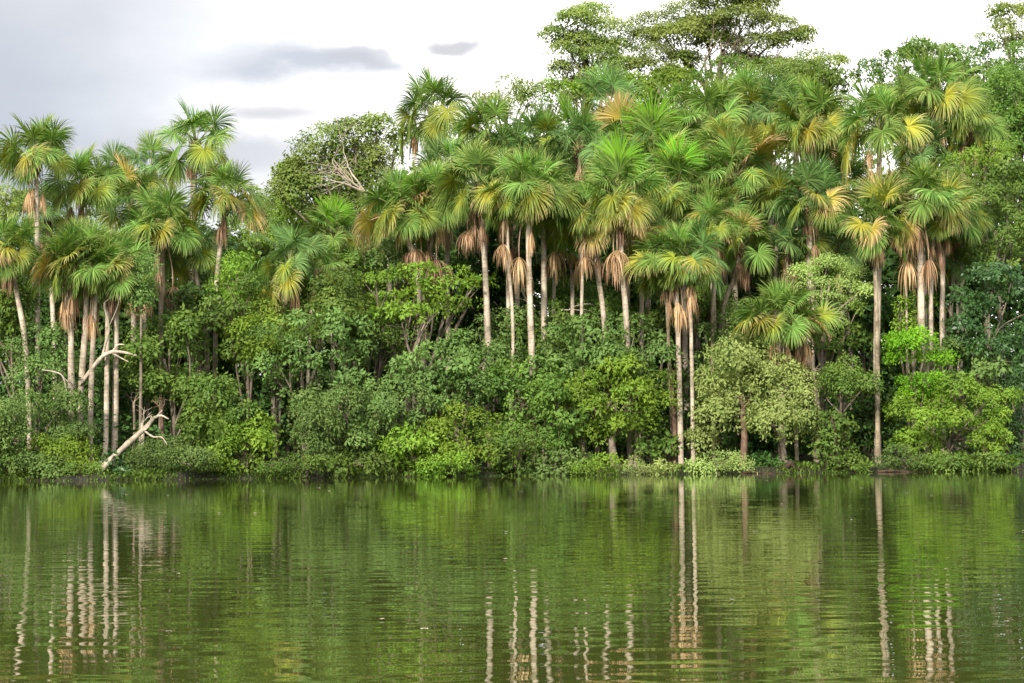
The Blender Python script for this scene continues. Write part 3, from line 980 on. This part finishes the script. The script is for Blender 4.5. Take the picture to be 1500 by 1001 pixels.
# label, px, py, rx, ry, distance, colour, options
TREES = [
 # rear trees and skyline
 ("distant low forest tree at the far left skyline", 18, 300, 40, 26, 150, 'olive', dict(leaf=.3)),
 ("far grey-green tree low in the skyline gap, left half", 392, 312, 44, 32, 165, 'mid', dict(leaf=.32)),
 ("far tree low in the skyline gap, touching the round crown", 432, 345, 58, 50, 150, 'mid', dict(leaf=.3)),
 ("broad yellow-green tree filling the gap under the round crown", 360, 372, 60, 50, 145, 'bright', dict(leaf=.28, dens=.9)),
 ("small bright tree in front of the round crown", 462, 300, 62, 42, 140, 'bright', dict(leaf=.25)),
 ("tree with light reddish tips on the ridge left of the flat tree", 740, 150, 50, 32, 150, 'olive', dict(leaf=.22, dens=.45, tr=.2)),
 ("small olive tree on the ridge under the flat tree, left end", 805, 150, 50, 32, 150, 'olive', dict(leaf=.24, dens=.7)),
 ("dense green tree behind the palms under the great flat tree", 1090, 130, 130, 42, 148, 'mid', dict(leaf=.26)),
 ("long low treetop under the left flat-topped tree on the ridge", 880, 126, 84, 24, 146, 'bright', dict(leaf=.26, dens=1.2)),
 ("low treetop closing the ridge below the slim side tree", 1180, 128, 62, 24, 146, 'mid', dict(leaf=.26, dens=1.2)),
 ("lime green treetop between ridge palms under the flat tree", 965, 122, 55, 24, 142, 'bright', dict(leaf=.24)),
 ("large round treetop right of the white notch, reddish shoots on its outline", 1345, 118, 82, 60, 142, 'mid', dict(leaf=.26, dens=1.2)),
 ("dark spreading treetop behind the tallest right palm", 1440, 110, 76, 52, 145, 'mid', dict(leaf=.28, dens=1.5, k=16, flatl=.7)),
 ("dense green treetop under the wispy corner crown at the right edge", 1468, 158, 62, 56, 141, 'mid', dict(leaf=.28, dens=1.6)),
 ("wispy thin-leaved treetop in the upper right corner", 1482, 36, 52, 36, 150, 'olive', dict(leaf=.22, dens=1.1, flatl=.6, k=14)),
 ("dark green tree at the right edge behind the light-leaved tree", 1478, 200, 64, 95, 132, 'mid', dict(leaf=.28, dens=1.3)),
 # dark wall behind the trunks
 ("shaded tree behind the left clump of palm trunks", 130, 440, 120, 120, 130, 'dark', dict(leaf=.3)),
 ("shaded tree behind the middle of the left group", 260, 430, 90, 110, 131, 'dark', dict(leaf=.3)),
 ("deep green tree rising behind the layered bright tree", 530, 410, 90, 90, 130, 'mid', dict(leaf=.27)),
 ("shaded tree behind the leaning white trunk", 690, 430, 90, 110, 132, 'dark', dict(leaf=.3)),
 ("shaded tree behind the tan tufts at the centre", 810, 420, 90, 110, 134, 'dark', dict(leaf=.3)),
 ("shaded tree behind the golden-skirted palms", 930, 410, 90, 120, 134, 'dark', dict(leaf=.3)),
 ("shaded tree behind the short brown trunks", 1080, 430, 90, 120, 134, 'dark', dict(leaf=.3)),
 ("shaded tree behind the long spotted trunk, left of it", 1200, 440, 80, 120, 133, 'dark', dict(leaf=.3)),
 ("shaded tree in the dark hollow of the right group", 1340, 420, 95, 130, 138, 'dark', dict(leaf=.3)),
 # middle storey
 ("round leafy tree left of the left clump, behind the low shore bushes", 18, 455, 46, 75, 116, 'mid', {}),
 ("paler tree with thin grey branches in front of the slim left-edge trunk", 62, 525, 44, 46, 114, 'grey', {}),
 ("light tree poking between the left clump and the dark-trunked palm", 207, 405, 26, 44, 112, 'grey', dict(leaf=.18, limbs=False, tr=.07)),
 ("dense green tree right of the left clump, above the fallen trunk", 240, 520, 62, 62, 114, 'mid', {}),
 ("dark tree beneath the leaning trunk of the left group", 345, 470, 66, 66, 116, 'mid', {}),
 ("tree with bright leaves behind the dark gap, left of the grey tree", 372, 425, 52, 40, 120, 'bright', dict(leaf=.2)),
 ("large grey-green tree above the dark gap", 462, 530, 82, 72, 114, 'grey', {}),
 ("tree with creamy flower haze around the salmon dead frond", 445, 440, 60, 52, 118, 'grey', {}),
 ("layered bright green tree with forked grey trunk in view", 625, 425, 96, 42, 117, 'bright', dict(k=14, flatl=.55, trunk=(612, 0), tr=.3, dens=1.1)),
 ("leafy tree between the two tan tufts and the leaning trunk, low", 800, 505, 46, 44, 118, 'mid', {}),
 ("tree of broad light leaves low behind the short brown trunks", 1035, 455, 40, 34, 121, 'mid', {}),
 ("olive green tree under the orange left-pointing fronds", 600, 385, 54, 36, 124, 'grey', {}),
 ("deep green tree left of the forked trunk tree, under the plumes", 470, 385, 56, 40, 124, 'mid', {}),
 ("dull green tree between the dark trunk palm and the leaning trunk", 285, 452, 40, 42, 118, 'dark', {}),
 ("mid green tree hiding the trunks under the bright-plumed palm", 500, 462, 58, 50, 115.5, 'mid', {}),
 ("fresh green tree directly below the dark palm of the gap", 398, 492, 50, 46, 115.2, 'bright', {}),
 ("darker tree under the layered bright crown, left side", 560, 490, 60, 48, 117, 'mid', {}),
 ("grey-green tree right of the forked trunk", 665, 545, 92, 56, 113.5, 'grey', {}),
 ("tree between the two leaning white trunks", 735, 492, 42, 44, 117, 'grey', {}),
 ("olive tree beside the foot of the longest leaning trunk", 765, 575, 48, 54, 113, 'mid', {}),
 ("broad green dome left of the three water trunks", 880, 520, 96, 56, 115, 'grey', dict(dens=1.1)),
 ("climber-covered green tree behind the broad dome, between white trunks", 850, 450, 60, 44, 122, 'mid', {}),
 ("leafy tree right of the golden-skirted trunk", 950, 455, 40, 44, 122, 'mid', {}),
 ("bright tree hanging over the water with grey trunk, before the dome", 902, 590, 72, 62, 112, 'bright', dict(trunk=(902, 0), tr=.22)),
 ("small grey-green tree behind the pale tree, right of three water trunks", 1052, 500, 44, 48, 116, 'grey', {}),
 ("pale layered tree with fine bare twigs, beneath the shaded palms", 1215, 408, 58, 36, 117, 'pale', dict(dens=1.5, leaf=.15, bark='tree', tr=.12, flat=.9, trunk=(1205, 0), lumps_px=[(1180,395,24,9),(1215,382,30,9),(1250,396,26,10),(1195,412,30,9),(1235,416,30,10),(1262,426,16,8),(1210,432,26,8),(1245,440,20,8)])),
 ("green tree just beneath the pale layered tree", 1215, 480, 60, 42, 119, 'mid', dict(flatl=.6)),
 ("big pale yellow-green tree standing over the water at the right centre", 1105, 580, 92, 72, 111.5, 'pale', dict(trunk=(1152, 0), tr=.15, bark='tree', dens=.75, leaf=.2, limbs=False, seed=977,
    lumps_px=[(1075,525,42,32),(1120,545,45,35),(1050,560,32,28),(1160,575,38,36),(1090,590,42,36),(1130,615,40,30),(1175,615,26,28),(1048,605,30,26),(1030,640,24,22),(1150,545,30,24)])),
 ("rounded dark green tree with slim leaning trunk, left of the spotted trunk", 1229, 560, 42, 42, 112.5, 'mid', dict(trunk=(1228, 0), tr=.13)),
 ("leafy sapling under the rounded dark green tree", 1222, 640, 34, 44, 112, 'mid', dict(spray=.3)),
 ("vivid yellow-green tree right of the spotted trunk", 1338, 538, 52, 52, 113, 'vivid', dict(spray=.3, leaf=.18, dens=1.2)),
 ("small yellowish shrub tree on top of the vivid tree", 1340, 458, 34, 34, 116, 'bright', {}),
 ("large glossy-leaved tree right of the vivid tree, branches over water", 1400, 618, 84, 66, 112, 'bright', dict(leaf=.2, dens=1.1)),
 ("dull green tree between the vivid tree and the dark right tree", 1410, 540, 52, 46, 114.5, 'grey', {}),
 ("large drooping dark tree at the right edge, lower storey", 1452, 478, 74, 84, 115.5, 'gloss', dict(leaf=.24, wide=.6)),
 ("tall light-leaved tree at the right edge, upper storey", 1458, 330, 66, 92, 119, 'mid', dict(leaf=.24, dens=1.3)),
 ("bright leafy branch tree before the right palm crowns", 1442, 238, 44, 38, 121, 'bright', dict(leaf=.2)),
 ("narrow dark tree hugging the right edge by the water", 1498, 600, 24, 74, 113, 'gloss', dict(leaf=.24)),
 ("small dark tree in the shade below the spotted-trunk palm", 1262, 470, 34, 50, 121, 'dark', {}),
 ("dark tree low between the rounded tree and the glossy tree", 1275, 600, 34, 60, 116, 'dark', {}),
 ("dark tree in the gap behind the big pale tree", 1120, 640, 80, 48, 117, 'dark', {}),
 ("dark leafy tree in the gap right of the green dome", 985, 580, 46, 80, 118, 'dark', {}),
 ("dark tree between the bright shore tree and the big grey-green tree", 420, 560, 46, 90, 118, 'dark', {}),
 ("dark tree behind the fallen bleached trunk", 210, 600, 60, 80, 121, 'dark', {}),
]
BUSHES = [
 ("large fine-leaved grey bush at the left shore", 62, 632, 88, 72, 111.6, 'grey', dict(leaf=.18, spray=.28)),
 ("rounded bright bush in front of the grey left bush", 88, 672, 42, 36, 110.6, 'bright', dict(leaf=.17)),
 ("low leafy bush cut by the left edge at the water", 18, 674, 42, 32, 110.4, 'mid', {}),
 ("low dark leafy fringe left of the fallen trunk's foot", 122, 692, 34, 12, 109.9, 'mid', dict(leaf=.16)),
 ("small dark bush at the root of the fallen bleached trunk", 172, 684, 28, 20, 111.0, 'gloss', {}),
 ("low pale mounded bush right of the fallen trunk", 262, 674, 66, 32, 110.3, 'grey', dict(leaf=.13, spray=.22)),
 ("mid green bush rising behind the pale mounded bush", 318, 610, 62, 62, 112.5, 'mid', {}),
 ("bright green bush with large leaves left of the dark gap", 350, 650, 56, 48, 111.2, 'bright', dict(leaf=.23)),
 ("grey-green bush hanging to the water below the large grey tree", 492, 630, 62, 62, 111.8, 'grey', {}),
 ("low fringe bush with yellow specks at the shore, left of centre", 432, 684, 54, 20, 110.2, 'mid', dict(leaf=.16)),
 ("loose olive bush between the grey-green bushes at the shore", 580, 610, 62, 60, 112, 'grey', {}),
 ("bright low bush on the bank below the forked tree", 612, 662, 56, 36, 110.8, 'bright', {}),
 ("lime green bush on the bank left of the longest leaning trunk", 690, 635, 60, 46, 111.4, 'bright', dict(leaf=.22)),
 ("fresh green bush touching the water, left of the dome", 655, 682, 46, 18, 110.0, 'bright', dict(leaf=.18)),
 ("spreading bush with arching twigs left of the dome", 760, 655, 52, 44, 111, 'mid', {}),
 ("low bluish leafy bush at the water below the dome", 815, 680, 48, 20, 110, 'grey', {}),
 ("leafy bush wedged between dome and leaning trunk foot", 820, 610, 42, 50, 112, 'mid', {}),
 ("light green low bush directly below the bright overhanging tree", 876, 684, 40, 16, 109.7, 'bright', dict(leaf=.16)),
 ("yellowish low bush at the foot of the three water trunks", 940, 683, 38, 14, 110, 'pale', dict(leaf=.14)),
 ("shaded bush beside the left of the three water trunks", 955, 640, 34, 46, 113, 'mid', {}),
 ("low branch bush of pale leaves reaching over water by the trunks", 1048, 676, 42, 20, 110.2, 'pale', dict(leaf=.15)),
 ("dark low bush under the big pale tree", 1125, 682, 34, 16, 112, 'dark', {}),
 ("tufty low bush left of the spotted trunk foot", 1240, 680, 34, 16, 110.8, 'mid', {}),
 ("rounded light bush right of the spotted trunk foot", 1322, 670, 36, 24, 110.4, 'grey', dict(leaf=.15)),
 ("low glossy bush beneath the large glossy tree", 1400, 680, 60, 18, 110.4, 'mid', {}),
 ("small bush under the right edge tree at the water", 1478, 682, 26, 14, 110.5, 'dark', {}),
 ("sprawling bush at shore between fringe bush and grey bush", 520, 682, 50, 18, 110.2, 'mid', {}),
]
for lab, px, py, rx, ry, Yd, colr, kw in TREES:
    make_tree(lab, px, py, rx, ry, Yd, colr, **kw)
for lab, px, py, rx, ry, Yd, colr, kw in BUSHES:
    make_tree(lab, px, py, rx, ry, Yd, colr, name='shore_bush', cat='bush', group=BG_, **{**dict(tr=.07), **kw})


# the great flat-topped trees behind the palm ridge: storeys of thin layers on visible limbs
def emergent(label, lumps_px, Y_d, trunk, col='olive', dens=3.0, leaf=.24, tr=.26):
    Y = Y_d
    lumps_px = [(l[0], l[1], l[2] * 1.08, l[3] * 1.12) for l in lumps_px]
    xs = [l[0] for l in lumps_px]
    ys = [l[1] for l in lumps_px]
    make_tree(label, (min(xs) + max(xs)) / 2, (min(ys) + max(ys)) / 2 + 10, (max(xs) - min(xs)) / 2, (max(ys) - min(ys)) / 2, Y, col, name='emergent_tree',
              group='great flat-topped trees rising behind the palms', trunk=(trunk, 0), lumps_px=lumps_px, dens=dens, leaf=leaf, tr=tr, flat=0.9, spray=.42, depth=4.0)


emergent("flat-topped tall tree left of the widest one, layered against white sky",
         [(865,12,30,9),(842,32,26,8),(890,36,32,9),(812,48,22,6),(850,58,34,9),(900,62,30,10),(822,74,22,6),(870,82,34,10),(840,98,28,8),(905,95,30,10),(820,100,14,5),(852,116,24,8),(880,120,22,8)], 152, 862)
emergent("widest flat-topped tree with tangled grey limbs against white sky",
         [(1010,12,40,10),(1060,4,44,10),(1100,10,30,9),(958,24,34,9),(1030,34,42,11),(1080,32,46,12),(1130,38,32,9),(945,46,24,8),(990,52,38,11),(1050,58,30,9),(1110,62,38,10),(1155,58,28,7),(1180,42,14,4),
          (960,76,28,9),(1000,88,22,9),(1085,84,30,9),(1130,88,26,8),(940,98,20,9),(980,112,24,9)], 152, 1030)
emergent("slim side tree right of the widest flat-topped tree, thin layers",
         [(1190,78,24,6),(1215,92,24,6),(1180,98,28,8),(1145,104,30,10),(1232,88,12,4),(1200,112,26,9),(1162,122,24,9)], 150, 1175, dens=1.8)
emergent("round-crowned tree with bare tangled limbs, left of the centre ridge",
         [(432,252,22,20),(455,228,28,22),(485,206,30,20),(520,195,28,16),(556,186,22,14),(470,262,34,26),(435,282,26,22),(500,290,36,22),(548,262,26,28),(560,225,26,24),(412,262,12,16),(405,282,14,14),(425,240,12,12),(585,200,14,12),(525,300,30,20),(538,232,26,24),(505,240,28,24),(525,262,26,22),(490,228,22,18)], 138, 520, col='olive', dens=1.2, leaf=.27)


# bare, bleached limbs
def branchy(tb, p0, d, ln, r, depth, rng, bend=.35, kids=3):
    pts = [np.array(p0, float)]
    d = unit(np.array(d, float))
    for i in range(6):
        d = unit(d + rng.normal(0, bend * .45, 3) * np.array([1, .5, 1]))
        pts.append(pts[-1] + d * ln / 6)
    tb.add(pts, np.linspace(r, r * .35, 7), 5, rng=rng)
    if depth:
        for q in range(kids):
            i = rng.integers(2, 7)
            branchy(tb, pts[i], unit(d + rng.normal(0, .8, 3) * np.array([1, .4, 1])), ln * rng.uniform(.5, .8), r * .45 * (1.2 - i * .08), depth - 1, rng, bend, kids)


def bare_tree(label, px, py, Y, dirs, ln, r, seed, bark='white', name='bare_tree', depth=2):
    rng = np.random.default_rng(seed)
    c = P(px, py, Y)
    gz = float(ground_h(np.float64(c.x), np.float64(Y)))
    root = put(name, None, loc=(c.x, Y, gz))
    tag(root, label, 'tree')
    h = c.z - gz
    t = Tubes()
    t.add(curve_pts([(0.3, 0, -.3), (-.2, 0, h * .5), (0, 0, h)], 8), np.linspace(r * 1.6, r, 8), 8, rng=rng)
    put('trunk', t.mesh('trunk', BARK[bark]), root)
    for d in dirs:
        t = Tubes()
        branchy(t, (0, 0, h - .05), (d[0], -.15, d[1]), ln, r * .7, depth, rng)
        put('branch', t.mesh('branch', BARK[bark]), root)


bare_tree("leafless bleached limbs twisting in front of the round left-centre crown", 536, 282, 134, [(-1, .35), (-.8, .9), (-.3, 1), (-.5, .6)], 3.4, .13, 5)
bare_tree("leafless grey limbs inside the widest flat-topped tree", 1035, 110, 148, [(-.4, 1), (.5, 1), (0, 1)], 3.0, .12, 8, bark='tree')
bare_tree("thin leafless twigs on the ridge above the right-centre sky palm", 700, 150, 148, [(-.3, 1), (.5, .8), (.9, .5)], 2.4, .07, 9)
bare_tree("small leafless fork standing between forked tree and dome", 806, 470, 118, [(-1, .3), (-.6, .8), (.4, .7)], 2.2, .07, 12)
bare_tree("twisted grey limbs in the shade of the layered bright tree", 604, 520, 114.5, [(-.7, 1), (.4, 1), (.1, 1)], 2.1, .15, 15, bark='tree', depth=1)


def wood(label, cat, name, paths, Y, bark='white'):
    """a fallen or dead piece of wood: first path is the stem, the others its branches. Paths of (px, py, r, dy)"""
    first = P(paths[0][0][0], paths[0][0][1], Y)
    root = put(name, None, loc=(first.x, Y, max(0.0, float(ground_h(np.float64(first.x), np.float64(Y))))))
    tag(root, label, cat)
    o = np.array(root.location)
    for i, path in enumerate(paths):
        pts = np.array([np.array(P(a, b, Y + e)) for a, b, r_, e in path]) - o
        rr = [q[2] for q in path]
        m = 26
        cp = curve_pts(pts, m)
        rad = np.interp(np.linspace(0, 1, m), np.linspace(0, 1, len(rr)), rr)
        t = Tubes()
        t.add(cp, rad, 9 if i == 0 else 6, wob=.17, rng=np.random.default_rng(i + 3))
        put('trunk' if i == 0 else 'branch', t.mesh('wood', BARK[bark]), root)


wood("bleached fallen trunk leaning out of the bank, forked tip up right", 'fallen trunk', 'fallen_trunk',
     [[(138, 699, .22, 0), (152, 684, .20, .2), (185, 652, .165, .5), (212, 628, .15, .8), (226, 612, .10, 1)],
      [(226, 612, .09, 1), (236, 609, .07, .9), (247, 614, .04, .8)],
      [(160, 677, .08, .2), (166, 668, .05, .0), (169, 667, .03, -.1)],
      [(222, 618, .06, 1), (233, 606, .04, 1), (238, 601, .03, 1)],
      [(210, 630, .07, .8), (224, 640, .055, .5), (237, 641, .04, .3), (245, 652, .03, .2)],
      [(206, 634, .06, .8), (218, 625, .05, .5), (222, 610, .03, .4)]], 109.8)
wood("smooth pale dead limb bent between the left clump of trunks", 'dead branch', 'dead_branch',
     [[(100, 575, .13, 1), (120, 560, .13, .5), (145, 528, .14, -.3), (160, 517, .12, -.5), (178, 516, .09, -.5), (200, 521, .05, -.6)],
      [(150, 524, .09, -.3), (154, 505, .08, -.4), (160, 480, .07, -.4), (153, 450, .06, -.4), (157, 440, .05, -.4), (174, 432, .04, -.4), (172, 450, .035, -.4), (160, 478, .03, -.4)],
      [(163, 518, .06, -.5), (172, 506, .05, -.5), (182, 505, .03, -.6)],
      [(165, 518, .05, -.5), (180, 526, .04, -.5), (188, 530, .03, -.6)]], 112)
wood("thin bent grey limb reaching left of the slim left-edge trunk", 'dead branch', 'dead_branch',
     [[(98, 575, .05, 0), (92, 552, .045, 0), (80, 545, .04, 0), (62, 542, .03, 0)], [(92, 552, .03, 0), (100, 560, .03, 0)]], 110.9)
wood("dark log lying at the waterline right of the spotted trunk", 'log', 'log',
     [[(1286, 691, .07, 0), (1310, 690, .08, -.1), (1345, 692.5, .07, -.2), (1390, 693, .05, -.2)]], 109.6, bark='wet')
wood("reddish log half in the water under the big pale tree", 'log', 'log',
     [[(1085, 694, .06, 0), (1100, 692, .08, 0), (1130, 694, .07, 0), (1150, 694, .04, 0)], [(1100, 690, .05, 0), (1088, 684, .03, -.1)]], 109.4, bark='wet')
wood("knot of arched reddish roots at the water under the rounded tree", 'roots', 'tree_roots',
     [[(1215, 690, .06, 0), (1219, 672, .07, 0), (1226, 664, .07, 0), (1235, 672, .06, 0), (1240, 690, .05, 0)],
      [(1207, 690, .05, -.2), (1214, 670, .06, -.1), (1222, 662, .06, 0)], [(1226, 664, .06, 0), (1230, 680, .05, -.2), (1226, 691, .04, -.3)],
      [(1222, 662, .07, 0), (1224, 640, .07, .1), (1218, 610, .06, .2)]], 110.2, bark='wet')
wood("wide reddish root flare at the water between two trunks, right centre", 'roots', 'tree_roots',
     [[(1138, 692, .10, 0), (1150, 686, .16, 0), (1158, 678, .15, 0), (1165, 686, .12, 0), (1185, 691, .07, 0)], [(1150, 686, .1, 0), (1130, 690, .05, -.2), (1118, 692, .03, -.3)]], 110.4, bark='wet')


# stems that stand free between the crowns
def stem(label, x0, y0, x1, y1, Y, r, bark):
    a, b = P(x0, y0, Y), P(x1, y1, Y)
    root = put('slim_tree', None, loc=(a.x, Y, max(0.0, float(ground_h(np.float64(a.x), np.float64(Y))))))
    tag(root, label, 'tree')
    o = np.array(root.location)
    A, Bq = np.array(a), np.array(b)
    A[2] = min(A[2], root.location.z - .2)
    mid = (A + Bq) / 2 + np.array([0.12, 0, 0])
    t = Tubes()
    t.add(curve_pts([A - o, mid - o, Bq - o], 12), np.linspace(1.2, .8, 12) * r, 9, wob=.05)
    put('trunk', t.mesh('trunk', BARK[bark]), root)
    rng = np.random.default_rng(int(x0))
    for q in range(3):
        t = Tubes()
        branchy(t, Bq - o - np.array([0, 0, .02]), (rng.uniform(-.8, .8), -.1, 1), .8, r * .4, 1, rng)
        put('branch', t.mesh('branch', BARK[bark]), root)


stem("reddish straight trunk under the big pale tree, left of its own trunk", 1087, 690, 1088, 600, 111, .20, 'red')
stem("brown straight trunk right of the big pale tree", 1196, 690, 1195, 560, 112, .17, 'palmdark')
stem("thin dark trunk behind the left of the three water trunks", 987, 690, 984, 560, 113, .15, 'red')
stem("short pale stem standing in the dark gap by the fallen trunk", 205, 690, 208, 620, 111.5, .13, 'white')
stem("red-brown stem right of the fallen trunk tip", 234, 660, 236, 600, 113, .13, 'red')
stem("dim slender stem behind the fallen trunk", 192, 690, 196, 590, 114, .09, 'palmdark')
stem("grey stem half hidden in the grey-green bush left of centre", 494, 660, 496, 600, 112.4, .14, 'tree')
stem("thin pale stem leaning between the leaning white trunks", 754, 460, 743, 330, 118, .09, 'palm')
stem("thin grey stem beside the bright overhanging tree", 930, 690, 928, 600, 112, .10, 'tree')
stem("pale thin stem in the dark right of the round vivid tree crown", 1378, 485, 1382, 360, 119, .08, 'palmdark')


# ------------------------------------------------------------------ ground cover along the bank
def ground_cover():
    rng = np.random.default_rng(77)
    n = 15000
    x = rng.uniform(-34, 34, n)
    s = -0.25 + rng.random(n) ** 1.6 * 3.0
    clump = 0.5 + 0.5 * np.sin(x * 1.3 + 2 * np.sin(x * .37)) 
    keep = rng.random(n) < 0.55 + 0.45 * clump
    x, s = x[keep], s[keep]
    y = shore_y(x) + 0.12 + s
    z = ground_h(x, y)
    n = len(x)
    h = rng.uniform(.10, .36, n) * (0.6 + 0.7 * (0.5 + 0.5 * np.sin(x * .8)))
    a = rng.uniform(0, 2 * np.pi, n)
    lean = np.stack([np.cos(a), np.sin(a), 0 * a], -1)
    side = np.stack([-np.sin(a), np.cos(a), 0 * a], -1)
    p = np.stack([x, y, z - .02], -1)
    hh = h[:, None]
    w = (h * .16)[:, None]
    V = np.stack([p, p + lean * hh * .25 + UP * hh * .6 + side * w, p + lean * hh * .75 + UP * hh * .8, p + lean * hh * .25 + UP * hh * .6 - side * w], 1).reshape(-1, 3)
    o = put('bank_plants', mesh_np('bank_plants', V, np.arange(n * 4).reshape(-1, 4), LEAF['mid'], {'tint': ('FACE', rng.random(n))}))
    tag(o, 'low leafy plants growing along the muddy waterline', 'plants', kind='stuff')
    # creepers and saplings in the shade behind the front bushes
    n = 60000
    x = rng.uniform(-44, 46, n)
    y = shore_y(x) + rng.uniform(3, 34, n)
    top = 1.2 + 3.2 * (0.5 + 0.5 * np.sin(x * .5 + y * .3)) + 1.5 * (0.5 + 0.5 * np.sin(x * 1.7 - y * .6))
    z = ground_h(x, y) + rng.random(n) ** .6 * top
    p = np.stack([x, y, z], -1)
    nor = unit(rng.normal(0, .5, (n, 3)) + UP * .8 + np.array([0, -.5, 0]))
    tan = unit(np.cross(nor, rand_unit(rng, n)))
    bi = np.cross(nor, tan)
    L_ = rng.uniform(.25, .5, n)[:, None]
    V = np.stack([p, p + tan * L_ * .45 + bi * L_ * .25, p + tan * L_, p + tan * L_ * .45 - bi * L_ * .25], 1).reshape(-1, 3)
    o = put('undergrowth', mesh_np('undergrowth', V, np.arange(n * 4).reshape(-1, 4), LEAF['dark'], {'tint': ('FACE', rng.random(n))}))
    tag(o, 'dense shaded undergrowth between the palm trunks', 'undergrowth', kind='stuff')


def back_forest():
    """the closed forest that stands behind the palm belt, lower than the trees that break the skyline"""
    rng = np.random.default_rng(88)
    kx = [-400, 0, 330, 380, 420, 470, 560, 620, 760, 840, 1225, 1250, 1290, 1340, 1400, 1900]
    ky = [330, 325, 320, 318, 312, 290, 262, 232, 178, 158, 160, 205, 195, 160, 135, 135]
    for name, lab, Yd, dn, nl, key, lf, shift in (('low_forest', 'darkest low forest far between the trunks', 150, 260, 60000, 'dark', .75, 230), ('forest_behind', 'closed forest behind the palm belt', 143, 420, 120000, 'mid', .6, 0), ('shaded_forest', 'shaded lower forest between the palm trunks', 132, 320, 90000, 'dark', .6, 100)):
        L = []
        for q in range(dn):
            px = rng.uniform(-250, 1750)
            r = rng.uniform(1.6, 3.2)
            tp = P(px, np.interp(px, kx, ky) + shift, Yd).z - r
            z = tp - (tp - 1.5) * rng.random() ** 1.3
            L.append([P(px, 500, Yd).x, Yd + rng.uniform(-3, 5), z, r * 1.15, r * .8, r])
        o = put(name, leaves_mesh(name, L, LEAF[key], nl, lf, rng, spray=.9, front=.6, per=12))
        tag(o, lab, 'forest', kind='stuff')


back_forest()
ground_cover()


def lake_flecks():
    """pale petals standing in for water glints, with leaf scraps, on the lake"""
    rng = np.random.default_rng(5)
    V, Fc = [], []
    for k in range(34):
        Yd = 14 + 70 * rng.random() ** 1.5
        x = rng.uniform(-.3, .3) * Yd
        r = rng.uniform(.006, .014) * (1 + Yd / 30)
        a0 = rng.uniform(0, 6.28)
        b = len(V)
        for i in range(6):
            a = a0 + i * math.pi / 3
            V.append((x + math.cos(a) * r * 2.0, Yd + math.sin(a) * r * 1.4, .012 + .006 * (i % 2)))
        Fc.append(tuple(range(b, b + 6)))
    o = put('leaf_and_glint_flecks', mesh_np('leaf_and_glint_flecks', V, Fc, BARK['white']))  # pale colour paints white glints on the water, besides floating leaf scraps
    tag(o, 'small pale petals standing for water glints, and leaf scraps, on the lake', 'flecks', kind='stuff')


lake_flecks()
print('leaf triangles', TRI, 'palms', PALM_N, 'trees', TREE_N)
